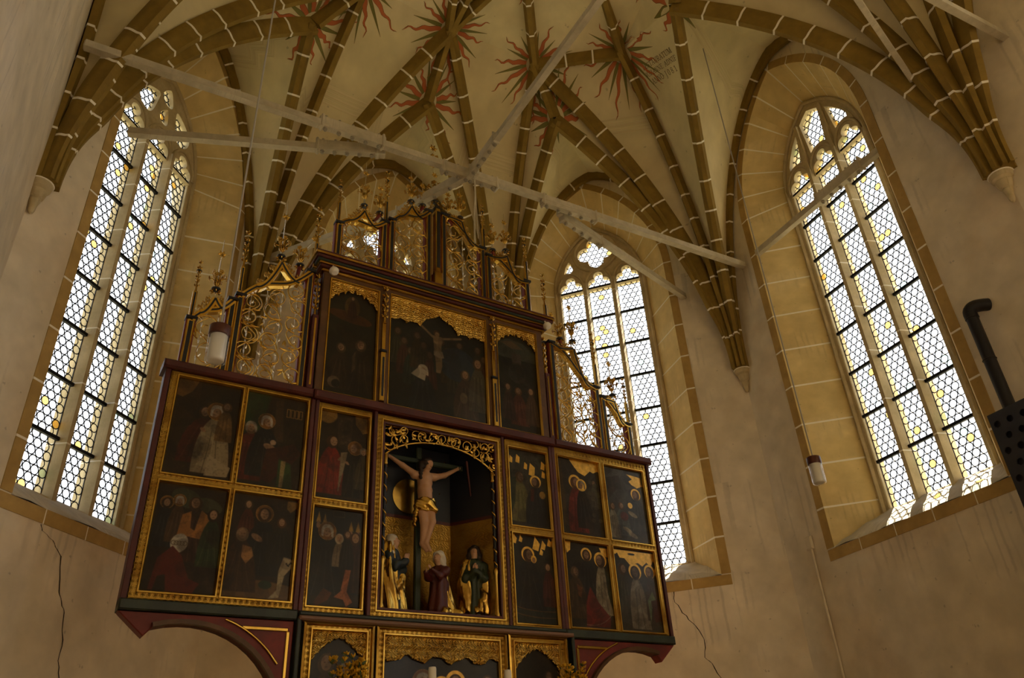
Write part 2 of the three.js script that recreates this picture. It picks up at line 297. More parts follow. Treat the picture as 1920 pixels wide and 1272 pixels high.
function windowIn(n, label, W, design, detail) {
  const g = wallGroup('window_' + n, label, 'window', W.f), o = W.off, q = GLASS.q, q0 = q - 0.1, q1 = -0.5;
  // moulded frame
  part(g, 'frame', slab(shift(outline({ ...GLASS, w: 0.87, top: 10.02, y0: 3.40 }, 16), o), [shift(outline(GLASS, 16), o).reverse()], q0, q + 0.06, 0.012), MAT.stone);
  part(g, 'frame_roll', slab(shift(outline({ ...GLASS, w: 0.855, top: 10.0, y0: 3.42 }, 16), o), [shift(outline({ ...GLASS, w: 0.80, top: 9.93 }, 16), o).reverse()], q, q1 - 0.03, 0.02), MAT.stone);
  // tracery plate with its openings
  const body = [[-GLASS.w - 0.02, 8.60], [GLASS.w + 0.02, 8.60], ...archArc({ ...GLASS, w: GLASS.w + 0.02, top: GLASS.top + 0.02 }, 16, 1), ...archArc({ ...GLASS, w: GLASS.w + 0.02, top: GLASS.top + 0.02 }, 16, -1).reverse().slice(1)];
  const heads = [-1, 0, 1].map((k) => headHole(k * (LW + 0.1)).map(([x, y]) => [x, Math.max(y, 8.602)]));
  const holes = [...heads, ...DESIGNS[design]].map((h) => { let a = 0; h.forEach((p, i) => { const r = h[(i + 1) % h.length]; a += p[0] * r[1] - r[0] * p[1]; }); return shift(a > 0 ? [...h].reverse() : h, o); });
  part(g, 'tracery', slab(shift(body, o), holes, q - 0.05, q + 0.07), MAT.stone);
  if (design === 'rose') { const t = new THREE.TorusGeometry(0.40, 0.032, 6, 40).translate(o, 9.39, q + 0.08); part(g, 'tracery_ring', t, MAT.stone); }
  for (const k of [-1, 0, 1]) { const pts = []; for (let a = 0; a <= 14; a++) { const t = Math.PI * a / 14; pts.push(V(o + k * (LW + 0.1) + 0.245 * Math.cos(t), 8.66 + 0.36 * Math.sin(t), q + 0.08)); } part(g, 'tracery_rib', tube(pts, 0.026, 0.026, 5, 18), MAT.stone); }
  if (design === 'plain') for (const s of [-1, 1]) part(g, 'tracery_rib', box(o + s * MU - 0.03, o + s * MU + 0.03, 8.7, archY(GLASS, MU), q + 0.06, q + 0.12), MAT.stone);
  // mullions in courses
  const sec = [[-0.03, q1 - 0.01], [0.03, q1 - 0.01], [0.052, q - 0.03], [0.052, q + 0.03 - 0.06], [0.03, q0 - 0.04], [-0.03, q0 - 0.04], [-0.052, q - 0.03], [-0.052, q - 0.03 + 0.02]];
  const mul = (u, y0, y1, k) => { const c = [[-0.028, q1], [0.028, q1], [0.052, q + 0.02], [0.052, q - 0.04], [0.03, q0 - 0.03], [-0.03, q0 - 0.03], [-0.052, q - 0.04], [-0.052, q + 0.02]].map(([x, z]) => [x * k, (z - q) * k + q]); return prism(c.map(([x, z]) => V(u + x, y0, z)), c.map(([x, z]) => V(u + x, y1, z))); };
  for (const s of [-1, 1]) { const ys = [3.40, 4.06, 4.78, 5.5, 6.2, 6.95, 7.7, 8.45]; for (let k = 0; k < ys.length - 1; k++) { part(g, 'mullion_block', mul(o + s * MU, ys[k] + (k ? 0.009 : 0), ys[k + 1] - 0.009, 1), MAT.stone); part(g, 'mortar_joint', mul(o + s * MU, ys[k + 1] - 0.009, ys[k + 1] + 0.009, 1.02), MAT.joint); } part(g, 'mullion_block', mul(o + s * MU, 8.459, 8.74, 1), MAT.stone); }
  const bars = []; for (let k = 1; k <= 8; k++) bars.push(3.47 + 0.6475 * k - 0.01);
  bars.forEach((y) => { for (const k of [-1, 0, 1]) part(g, 'saddle_bar', box(o + k * (LW + 0.1) - LW / 2, o + k * (LW + 0.1) + LW / 2, y - 0.019, y + 0.019, q + 0.015, q + 0.05), MAT.iron); });
  // glazing: one pane per light between two bars, and the head
  const ys = [3.47, ...bars];
  for (const k of [-1, 0, 1]) for (let b = 0; b < 8; b++) { const u = o + k * (LW + 0.1); part(g, 'pane', new THREE.PlaneGeometry(LW, ys[b + 1] - ys[b]).translate(u, (ys[b] + ys[b + 1]) / 2, q - 0.012), glassMat); }
  part(g, 'head_pane', new THREE.ShapeGeometry(polyShape(shift([[-GLASS.w, bars[7]], [GLASS.w, bars[7]], ...archArc(GLASS, 16, 1), ...archArc(GLASS, 16, -1).reverse().slice(1)], o))).translate(0, 0, q - 0.012), glassMat);
  if (!detail) return g;
  // leaded bull's-eyes
  const ring = new THREE.TorusGeometry(0.0503, 0.0066, 4, 12), spots = [], cames = [], cp = LW / 4, rp = cp * 0.866;
  for (const k of [-1, 0, 1]) { const u0 = o + k * (LW + 0.1) - LW / 2; let r = 0; for (let y = 3.47 + 0.054; y < 8.9; y += rp, r++) for (let c = 0; c < (r % 2 ? 3 : 4); c++) spots.push([u0 + cp * (c + (r % 2 ? 1 : 0.5)), y]);
    r = 0; for (let y = 3.47 + 0.054; y < 8.62; y += rp, r++) if (r % 2) for (const e of [0.004, LW - 0.004]) cames.push(box(u0 + e - 0.005, u0 + e + 0.005, y - rp, y + rp, q - 0.006, q + 0.004)); }
  let r2 = 0; for (let y = 8.99; y < 9.8; y += rp, r2++) for (let u = -0.7 + (r2 % 2) * cp / 2; u < 0.71; u += cp) if (y < archY(GLASS, u) - 0.05) spots.push([o + u, y]);
  for (const [u, y] of spots) cames.push(ring.clone().translate(u, y, q));
  part(g, 'lead_came', merge(cames), MAT.lead);
  const list = spots.map(([u, y]) => { const p = W.f.at(u, y, q).multiplyScalar(K); return { u, y, d: p.distanceTo(V(-3.905 * K, 0.49 * K, 7.198 * K)), m: (() => { const t = rnd(); return t < 0.03 ? 1 : t < 0.05 ? 2 : 0; })() }; }).sort((a, b) => a.d - b.d);
  const few = detail > 1 ? 300 : 0;
  list.slice(0, few).forEach((s) => { const m = new THREE.Mesh(rondelGeo, rondelMat[s.m]); m.name = 'rondel'; m.position.set(s.u * K, s.y * K + Y0, (q - 0.004) * K); m.receiveShadow = true; g.add(m); });
  for (let c = 0; c < 3; c++) { const rest = list.slice(few).filter((s) => s.m === c); if (rest.length) { const mm = part(g, 'rondels', merge(rest.map((s) => rondelGeo.clone().scale(1 / K, 1 / K, 1 / K).translate(s.u, s.y, q - 0.004))), rondelMat[c]); mm.userData.kind = 'stuff'; } }
  return g;
}
windowIn(1, 'leftmost tall three-light window with flowing tracery', W1, 'flame', 2);
windowIn(2, 'window hidden behind the altar, its tracery glinting through the cresting', W2, 'rose', 1);
windowIn(3, 'three-light window with a quatrefoil rose, right beside the altar', W3, 'rose', 2);
windowIn(4, 'rightmost tall three-light window crossed by a tie beam', W4, 'plain', 2);

// ---------- vault ----------
const ceiling = structure('ceiling', 'ribbed late gothic vault with painted flames round the rib crossings', 'vault');
const HS = 6.08;
const ND = { Nb: [-0.14, 11.0, 0.19], Nd: [1.38, 11.0, 0.28], Nf: [2.49, 11.0, 1.17], Nc: [-0.07, 10.3, -0.73], Ne: [1.95, 10.3, -0.04], Na: [-2.17, 10.3, -0.22], Ng: [2.24, 10.3, 2.59], Nl: [-1.58, 11.0, 0.28], Nm: [-2.69, 11.0, 1.17], Nn: [-2.44, 10.3, 2.59], Z: [0.35, 11.2, 1.61], Z1: [-0.65, 11.2, 1.61], Q: [-0.2, 11.3, 3.2], T: [-0.2, 11.35, 4.7], S: [-0.2, 11.3, 6.3], E: [-0.2, 11.2, 9.4],
  R2: [1.8, 11.0, 3.4], R3: [1.3, 11.1, 4.75], R4: [1.8, 11.0, 6.1], R5: [2.24, 10.3, 6.9], L2: [-2.2, 11.0, 3.4], L3: [-1.7, 11.1, 4.75], L4: [-2.2, 11.0, 6.1], L5: [-2.64, 10.3, 6.9] };
const arcY = (p, c) => Math.sqrt(Math.max(0, c * c - (c - p) ** 2)) / Math.sqrt(c * c - (c - 1) ** 2);
function cornerRib(i, n) {
  const [cx, cz] = CN[i], [x, H, z] = ND[n], L = Math.hypot(x - cx, z - cz), dx = (x - cx) / L, dz = (z - cz) / L, sx = cx + dx * 0.10, sz = cz + dz * 0.10;
  return { taper: true, d: V(dx, 0, dz), at: (p) => V(sx + (x - sx) * p, HS + (H - HS) * arcY(p, 3), sz + (z - sz) * p) };
}
function nodeRib(a, b) {
  const A = V(...ND[a]), B = V(...ND[b]), d = B.clone().sub(A).setY(0).normalize();
  return { d, at: (p) => { const r = A.clone().lerp(B, p); r.y += 0.22 * p * (1 - p) * A.distanceTo(B) * 0.5; return r; } };
}
const FORM = {};
function wallRib(W, i, side) {                          // half of a wall arch, from the corner up to its crown
  const h = W.f.L / 2 - 0.04, d = V(W.f.tx, 0, W.f.tz).multiplyScalar(-side);
  return { taper: true, d, wall: true, at: (p) => W.f.at(side * h * (1 - p), HS + (10.8 - HS) * arcY(p, 1.05), -0.03) };
}
const webs = [];
function loft(a, b, name = 'vault_web') {
  const rows = []; for (let k = 0; k <= 20; k++) { const p = Math.pow(k / 20, 1.8), A = a.at(p), B = b.at(p), row = []; for (let j = 0; j <= 6; j++) row.push(A.clone().lerp(B, j / 6)); rows.push(row); }
  webs.push(part(ceiling, name, skin(rows), MAT.vault));
}
function tri3(a, b, c) { const A = V(...ND[a]), B = V(...ND[b]), C = V(...ND[c]), rows = []; for (let k = 0; k <= 6; k++) { const t = k / 6, row = []; for (let j = 0; j <= 6; j++) row.push(A.clone().lerp(B.clone().lerp(C, j / 6), t)); rows.push(row); } webs.push(part(ceiling, 'vault_web', skin(rows), MAT.vault)); }
const PROF = [[-0.085, -0.03], [-0.085, 0.05], [-0.072, 0.09], [-0.045, 0.14], [-0.036, 0.2], [0.036, 0.2], [0.045, 0.14], [0.072, 0.09], [0.085, 0.05], [0.085, -0.03]];
function sweepRib(c, p0, p1, n, prof, k = 1) {
  const side = V(-c.d.z, 0, c.d.x), rows = [];
  for (let i = 0; i <= n; i++) {
    const p = p0 + (p1 - p0) * i / n, P = c.at(p), e = 1e-3, T = c.at(Math.min(1, p + e)).sub(c.at(Math.max(0, p - e))).normalize(), cphi = T.dot(c.d), N = c.wall ? V(-0, 0, 0) : null;
    const kk = k; k = kk * (c.taper ? 0.6 + 0.4 * sm(0, 0.07, p) : 1);
    const dn = c.d.clone().multiplyScalar(T.y).add(V(0, -cphi, 0)).normalize();
    rows.push(prof.map(([x, y]) => c.wall ? P.clone().addScaledVector(side, 0).addScaledVector(c.q, (x + 0.085) * k).addScaledVector(dn, y * k) : P.clone().addScaledVector(side, x * k).addScaledVector(dn, y * k)));
    k = kk;
  }
  const g = skin(rows, { closed: true }), A = rows[0], B = rows[rows.length - 1];
  return toCreasedNormals(merge([g, prism(A, A.map((p, i) => p.clone().lerp(B[i], 1e-3)))]), 0.6);
}
function rib(c, step, prof = PROF) {
  const g = sub(ceiling, 'rib'), pts = []; for (let k = 0; k <= 200; k++) pts.push(c.at(k / 200));
  const acc = [0]; for (let k = 1; k <= 200; k++) acc.push(acc[k - 1] + pts[k].distanceTo(pts[k - 1]));
  const n = Math.max(1, Math.round(acc[200] / step)), cut = [0]; for (let m = 1; m < n; m++) { const t = acc[200] * (m / n + (m < n ? rr(-0.1, 0.1) / n : 0)); cut.push(acc.findIndex((v) => v >= t) / 200); } cut.push(1);
  for (let m = 0; m < n; m++) {
    part(g, 'rib_stone', sweepRib(c, cut[m], cut[m + 1], m ? 6 : 14, prof), MAT.rib);
    if (m) { const i = Math.round(cut[m] * 200), ds = 0.014 / Math.max(1e-4, pts[Math.min(200, i + 1)].distanceTo(pts[i - 1])) / 100; part(g, 'mortar_joint', sweepRib(c, cut[m] - ds, cut[m] + ds, 1, prof.map(([x, y]) => [x * 1.05, y > 0.06 ? y + 0.005 : y]), 1), MAT.joint); }
  }
}
const fan = { 1: ['Na', 'Nl', 'Nm', 'Nn'], 2: ['Na', 'Nl', 'Nb', 'Nc'], 3: ['Nc', 'Nb', 'Nd', 'Ne'], 4: ['Ne', 'Nd', 'Nf', 'Ng'], 5: ['Ng', 'R2', 'R3', 'R4', 'R5'], 8: ['Nn', 'L2', 'L3', 'L4', 'L5'] };
const walls = { 1: [W8, W1], 2: [W1, W2], 3: [W2, W3], 4: [W3, W4], 5: [W4, W5], 8: [W7, W8], };
for (const i of [1, 2, 3, 4, 5, 8]) {
  const before = wallRib(walls[i][0], i, 1), after = wallRib(walls[i][1], i, -1);
  for (const [w, W] of [[before, walls[i][0]], [after, walls[i][1]]]) { w.q = V(-W.f.tz, 0, W.f.tx); }
  const ribs = fan[i].map((n) => cornerRib(i, n));
  const order = i === 1 || i === 8 ? [...ribs].reverse() : ribs;
  const seq = i === 8 ? [before, ...order, after] : i === 1 ? [before, ...order, after] : [before, ...order, after];
  for (let k = 0; k < seq.length - 1; k++) loft(seq[k], seq[k + 1]);
  ribs.forEach((c) => rib(c, 0.52));
  for (const w of [before, after]) rib(w, 0.5, PROF.map(([x, y]) => [x * 1.0, y * 0.8]));
  // corbel
  const k = 0.10, [cx, cz] = CN[i], ctr = V(-cx, 0, 1.5 - cz).normalize();
  const cg = sub(ceiling, 'corbel');
  const body = lathe([[0.001, 5.69], [0.03, 5.71], [0.045, 5.74], [0.05, 5.8], [0.075, 5.86], [0.07, 5.88], [0.095, 5.9], [0.12, 5.97], [0.115, 5.985], [0.15, 6.01], [0.17, 6.07], [0.16, 6.08], [0.001, 6.08]], 28).scale(0.72, 1, 0.72).translate(cx + ctr.x * 0.05, 0, cz + ctr.z * 0.05);
  part(cg, 'corbel_stone', toCreasedNormals(body, 0.5), MAT.stone);
  part(cg, 'corbel_ring', new THREE.TorusGeometry(0.121, 0.01, 6, 32).rotateX(Math.PI / 2).translate(cx + ctr.x * 0.05, 6.075, cz + ctr.z * 0.05), MAT.joint);
}
for (const [a, b] of [['Nb', 'Nc'], ['Nd', 'Ne'], ['Nf', 'Nd'], ['Na', 'Nl'], ['Nb', 'Z'], ['Nb', 'Z1'], ['Nb', 'Q'], ['Nd', 'Z'], ['Nf', 'Q'], ['Nl', 'Z1'], ['Nm', 'Q'], ['Ng', 'R2'], ['Nn', 'L2']]) rib(nodeRib(a, b), 0.5);
for (const t of ['Nl Nb Z1', 'Nb Z Z1', 'Nb Nd Z', 'Nd Nf Z', 'Nf Ng R2', 'Nf R2 Z', 'Z R2 Q', 'Z Q Z1', 'Nl Z1 Nm', 'Nm L2 Nn', 'Nm Z1 L2', 'Z1 Q L2', 'R2 R3 Q', 'Q R3 T', 'L2 Q L3', 'Q T L3', 'R3 R4 T', 'T R4 S', 'T S L4', 'T L4 L3', 'R4 R5 E', 'R4 E S', 'L4 S E', 'L4 E L5']) tri3(...t.split(' '));
part(ceiling, 'flat_ceiling', box(-4.9, 4.3, 11.3, 11.45, 9.2, 13.6), MAT.vault);
// the bay behind the viewer
for (const [i, names] of [[6, ['R5']], [7, ['L5']]]) { const c = cornerRib(i, names[0]), e = cornerRib(i, 'E'), s = i === 6 ? wallRib(W5, 6, 1) : wallRib(W7, 7, -1); loft(s, c); loft(c, e); }

// painted flames
scene.updateMatrixWorld(true);
const ray = new THREE.Raycaster();
function drape(x, z, y0 = 8) { ray.set(M(x, y0, z), V(0, 1, 0)); const h = ray.intersectObjects(webs, false)[0]; return h ? (h.point.y - Y0) / K : null; }
for (const w of webs) w.material.side = THREE.DoubleSide;
const paintRed = std({ color: 0xb8683e, roughness: 0.95 }), paintGreen = std({ color: 0x77743c, roughness: 0.95 }), paintDark = std({ color: 0x7a5530, roughness: 0.95 });
function tongue(x, z, ang, len, wid, wave, drop) {
  const c = Math.cos(ang), s = Math.sin(ang), N = 14, rows = []; const ph = rr(0, 6.28), kk = rr(2.3, 3.0);
  for (let k = 0; k <= N; k++) {
    const t = k / N, r = 0.14 + len * t, o = wave * Math.sin(ph + t * Math.PI * 2 * kk) * t, w = wid * (t < 0.25 ? 0.75 + t : 1 - (t - 0.25) / 0.75) * 0.5 + 0.002, row = [];
    for (const e of [-1, 1]) { const px = x + c * r - s * (o + e * w), pz = z + s * r + c * (o + e * w), y = drape(px, pz); if (y === null) return null; row.push(V(px, y - drop, pz)); }
    rows.push(row);
  }
  return skin(rows);
}
for (const n of ['Nb', 'Nc', 'Nd', 'Ne', 'Nf', 'Ng', 'Na', 'Nl', 'Z', 'Z1']) {
  const [x, , z] = ND[n], red = [], green = [], dark = [], big = ['Nb', 'Nd', 'Nf', 'Nl', 'Z', 'Z1'].includes(n) ? 1 : 0.86;
  for (let k = 0; k < 22; k++) {
    const a = k / 22 * Math.PI * 2 + rr(-0.05, 0.05), len = big * rr(0.4, 0.62), sd = seed;
    const isRed = k % 2 === 0; seed = sd; const t = tongue(x, z, a, isRed ? len : len * 0.9, isRed ? 0.056 : 0.042, isRed ? 0.028 : 0, 0.008);
    seed = sd; const o = tongue(x, z, a, (isRed ? len : len * 0.9) * 1.03, isRed ? 0.066 : 0.05, isRed ? 0.028 : 0, 0.005);
    if (t) (isRed ? red : green).push(t); if (o) dark.push(o);
  }
  const g = sub(ceiling, 'painted_flames');
  if (red.length) part(g, 'red_tongues', merge(red), paintRed); if (green.length) part(g, 'green_tongues', merge(green), paintGreen); if (dark.length) part(g, 'tongue_outlines', merge(dark), paintDark);
}

// ---------- altarpiece materials ----------
const goldBump = dataTex(256, (i, x, y) => { const u = (x % 32) / 32 - 0.5, v = (y % 32) / 32 - 0.5, r = Math.hypot(u, v), a = Math.atan2(v, u); const f = 127 + 90 * Math.cos(a * 6) * Math.max(0, 1 - r * 2.2) + 60 * (r > 0.42 ? -1 : 0) + 40 * (nC[(y * 2) * NB + x * 2] - 0.5); return [f, f, f]; }, false, 0.28);
const brocadeBump = dataTex(256, (i, x, y) => { const f = 127 + 70 * Math.sin(x / 256 * 37.7 + 3 * Math.sin(y / 256 * 25.1)) * Math.sin(y / 256 * 37.7 + 3 * Math.sin(x / 256 * 18.8)) + 60 * (nC[(y * 2) * NB + x * 2] - 0.5); return [f, f, f]; }, false, 0.3);
const goldMap = dataTex(256, (i, x, y) => { const t = nA[(y * 2) * NB + x * 2], w = sm(0.5, 0.75, nB[(y * 2) * NB + x * 2]); return mixc(mixc([192, 152, 66], [218, 184, 100], t), [148, 106, 46], w * 0.6); }, true, 0.5);
Object.assign(MAT, {
  gold: std({ map: goldMap, metalness: 1, roughness: 0.24 }),
  goldFrame: std({ map: goldMap, color: 0xdcd6cc, metalness: 1, roughness: 0.32, bumpMap: goldBump, bumpScale: 0.009 }),
  goldRelief: std({ map: goldMap, metalness: 1, roughness: 0.26, bumpMap: brocadeBump, bumpScale: 0.02 }),
  goldPlain: std({ map: goldMap, color: 0xc8bfae, metalness: 0.9, roughness: 0.42, bumpMap: brocadeBump, bumpScale: 0.004 }),
  silver: std({ color: 0xeeece6, metalness: 0.95, roughness: 0.2 }),
  maroon: std({ map: wash([70, 20, 18], [82, 26, 22], [52, 14, 14], 0, 0.5, 3), roughness: 0.5 }),
  red: std({ map: wash([104, 26, 16], [118, 32, 20], [84, 20, 14], 0, 0.6, 5), roughness: 0.55 }),
  navy: std({ color: 0x10141f, roughness: 0.45 }),
  green: std({ map: wash([34, 44, 36], [42, 54, 44], [26, 32, 28], 0, 0.4, 7), roughness: 0.5 }),
  brown: std({ map: wash([84, 54, 26], [96, 64, 34], [66, 42, 20], 0, 0.4, 1), roughness: 0.5 }),
  backwood: std({ map: wash([196, 152, 108], [206, 164, 120], [176, 132, 90], 0, 0.7, 2), roughness: 0.8 }),
  skin: std({ color: 0xb98f6c, roughness: 0.5 }), cloth: std({ color: 0xcfc6b4, roughness: 0.7 }), hair: std({ color: 0x2a1c12, roughness: 0.7 }),
  blueRobe: std({ color: 0x1c2a33, roughness: 0.5 }), redRobe: std({ color: 0x4c1812, roughness: 0.5 }), greenRobe: std({ color: 0x24301f, roughness: 0.5 }),
});
// moulding that runs round a rectangle: profile of [inset, z]
function moulding(x0, x1, y0, y1, prof) {
  const pos = [], tri = (...p) => p.forEach((v) => pos.push(v.x, v.y, v.z));
  const cor = ([d, z]) => [V(x0 + d, y0 + d, z), V(x1 - d, y0 + d, z), V(x1 - d, y1 - d, z), V(x0 + d, y1 - d, z)];
  for (let k = 0; k < prof.length - 1; k++) { const A = cor(prof[k]), B = cor(prof[k + 1]); for (let i = 0; i < 4; i++) { const j = (i + 1) % 4; tri(A[i], A[j], B[i], A[j], B[j], B[i]); } }
  const g = new THREE.BufferGeometry(); g.setAttribute('position', new THREE.Float32BufferAttribute(pos, 3)); g.computeVertexNormals(); return g;
}
// ---------- painted panels ----------
function canvasTex(w, h, draw, s) {                     // [colour map, map of roughness and gold leaf]
  const c = document.createElement('canvas'); c.width = w; c.height = h; const x = c.getContext('2d'); draw(x, w, h);
  let q = s >>> 0; const r = () => { q = (q * 1664525 + 1013904223) >>> 0; return q / 4294967296; };
  const src = x.getImageData(0, 0, w, h), leafy = new Uint8Array(w * h);
  for (let i = 0; i < w * h; i++) { const R = src.data[4 * i], G = src.data[4 * i + 1], B = src.data[4 * i + 2]; leafy[i] = R > 150 && G > 0.68 * R && B < 0.3 * R ? 1 : 0; }
  for (let k = 0; k < 70; k++) { x.fillStyle = r() < 0.6 ? 'rgba(12,8,4,0.16)' : 'rgba(120,90,60,0.05)'; x.beginPath(); x.ellipse(r() * w, r() * h, w * (0.05 + r() * 0.16), h * (0.03 + r() * 0.08), r() * 3, 0, 7); x.fill(); }
  for (let k = 0; k < 1600; k++) { x.fillStyle = r() < 0.6 ? 'rgba(14,8,4,0.16)' : 'rgba(170,140,100,0.06)'; x.beginPath(); x.ellipse(r() * w, r() * h, 1 + r() * 6, 0.7 + r() * 2, r() * 3, 0, 7); x.fill(); }
  x.fillStyle = 'rgba(14,9,4,0.26)'; x.fillRect(0, 0, w, h); x.filter = 'blur(1.3px)'; x.drawImage(c, 0, 0); x.filter = 'none';
  for (let k = 0; k < 40; k++) { x.strokeStyle = 'rgba(12,8,5,0.25)'; x.lineWidth = 0.6; x.beginPath(); let a = r() * w, b = r() * h; x.moveTo(a, b); for (let j = 0; j < 5; j++) { a += (r() - 0.5) * 8; b += r() * 14; x.lineTo(a, b); } x.stroke(); }
  const out = x.getImageData(0, 0, w, h), rm = new Uint8Array(w * h * 4);
  for (let y = 0; y < h; y++) for (let xx = 0; xx < w; xx++) { const i = y * w + xx, j = (h - 1 - y) * w + xx, n = nC[(y * 2 % NB) * NB + (xx * 2 % NB)]; if (leafy[i]) { const f = 0.8 + 0.4 * n; out.data[4 * i] = 200 * f; out.data[4 * i + 1] = 156 * f; out.data[4 * i + 2] = 70 * f; } rm[4 * j + 1] = leafy[i] ? 85 + 60 * n : 165; rm[4 * j + 2] = leafy[i] ? 255 : 0; rm[4 * j + 3] = 255; }
  x.putImageData(out, 0, 0);
  const t = new THREE.CanvasTexture(c); t.colorSpace = THREE.SRGBColorSpace; t.magFilter = THREE.LinearFilter;
  const m = new THREE.DataTexture(rm, w, h); m.magFilter = THREE.LinearFilter; m.needsUpdate = true; return [t, m];
}
// a robed figure: x = middle, y = hem (0..1 of the panel, down), h = height
function robed(x, W, H, cx, fy, h, col, o = {}) {
  const hh = h * H, X = cx * W, Y = fy * H, w = (o.w ?? 0.34) * hh, L = (o.lean ?? 0) * hh, r = (o.r ?? 0.085) * hh, hx = X + L, hy = Y - hh + r;
  x.fillStyle = col; x.beginPath(); x.moveTo(X - w * 0.55, Y); x.bezierCurveTo(X - w * 0.6, Y - hh * 0.4, hx - w * 0.42, hy + hh * 0.22, hx - r * 0.5, hy + r * 1.2); x.lineTo(hx + r * 0.5, hy + r * 1.2); x.bezierCurveTo(hx + w * 0.45, hy + hh * 0.22, X + w * 0.55, Y - hh * 0.4, X + w * 0.6, Y); x.closePath(); x.fill();
  x.lineWidth = Math.max(1, hh * 0.012);
  for (let k = -2; k <= 2; k++) { x.strokeStyle = k % 2 ? 'rgba(0,0,0,0.35)' : 'rgba(255,230,180,0.13)'; x.beginPath(); x.moveTo(hx + k * r * 0.4, hy + hh * 0.28); x.quadraticCurveTo(X + k * w * 0.1 - L * 0.3, Y - hh * 0.35, X + k * w * 0.22, Y - 2); x.stroke(); }
  if (o.halo) { x.fillStyle = o.halo === 2 ? '#c98a2c' : '#8a5a24'; x.beginPath(); x.arc(hx, hy, r * 1.55, 0, 7); x.fill(); x.strokeStyle = '#d9a848'; x.lineWidth = 1.2; x.stroke(); }
  if (o.hair) { x.fillStyle = o.hair; x.beginPath(); x.ellipse(hx, hy + r * 0.25, r * 1.18, r * 1.35, 0, 0, 7); x.fill(); }
  x.fillStyle = o.skin ?? '#b08a66'; x.beginPath(); x.ellipse(hx + (o.look ?? 0) * r * 0.3, hy + r * 0.1, r * 0.72, r * 0.95, 0, 0, 7); x.fill();
  x.fillStyle = 'rgba(40,20,10,0.7)'; for (const e of [-1, 1]) x.fillRect(hx + (o.look ?? 0) * r * 0.45 + e * r * 0.28 - 1, hy, Math.max(1, r * 0.22), Math.max(1, r * 0.12)); x.fillRect(hx + (o.look ?? 0) * r * 0.45 - r * 0.15, hy + r * 0.55, r * 0.34, Math.max(1, r * 0.1));
  if (o.veil) { x.fillStyle = o.veil; x.beginPath(); x.moveTo(hx - r, hy + r * 0.9); x.quadraticCurveTo(hx - r * 1.3, hy - r * 1.2, hx, hy - r * 1.15); x.quadraticCurveTo(hx + r * 1.3, hy - r * 1.2, hx + r * 1.1, hy + r * 1.1); x.lineTo(hx + r * 0.7, hy + r * 0.9); x.quadraticCurveTo(hx + r * 0.8, hy - r * 0.5, hx, hy - r * 0.55); x.quadraticCurveTo(hx - r * 0.8, hy - r * 0.5, hx - r * 0.6, hy + r); x.closePath(); x.fill(); }
  if (o.hands) { x.fillStyle = '#a57c58'; x.beginPath(); x.ellipse(hx + o.hands * w * 0.35, hy + hh * 0.3, r * 0.55, r * 0.32, -0.5 * o.hands, 0, 7); x.fill(); x.strokeStyle = col; x.lineWidth = r * 0.9; x.beginPath(); x.moveTo(hx, hy + hh * 0.24); x.lineTo(hx + o.hands * w * 0.28, hy + hh * 0.3); x.stroke(); }
}
const ground = (x, W, H, a, b, y) => { x.fillStyle = a; x.fillRect(0, 0, W, H); x.fillStyle = b; x.beginPath(); x.moveTo(0, y * H); x.quadraticCurveTo(W * 0.4, (y - 0.05) * H, W, (y + 0.02) * H); x.lineTo(W, H); x.lineTo(0, H); x.fill(); };
const poly = (x, W, H, col, pts) => { x.fillStyle = col; x.beginPath(); pts.forEach(([a, b], i) => i ? x.lineTo(a * W, b * H) : x.moveTo(a * W, b * H)); x.closePath(); x.fill(); };
const blob = (x, W, H, col, a, b, rx, ry, rot = 0) => { x.fillStyle = col; x.beginPath(); x.ellipse(a * W, b * H, rx * W, ry * H, rot, 0, 7); x.fill(); };
const GS = '#b98a2e', skyE = (pts) => pts;
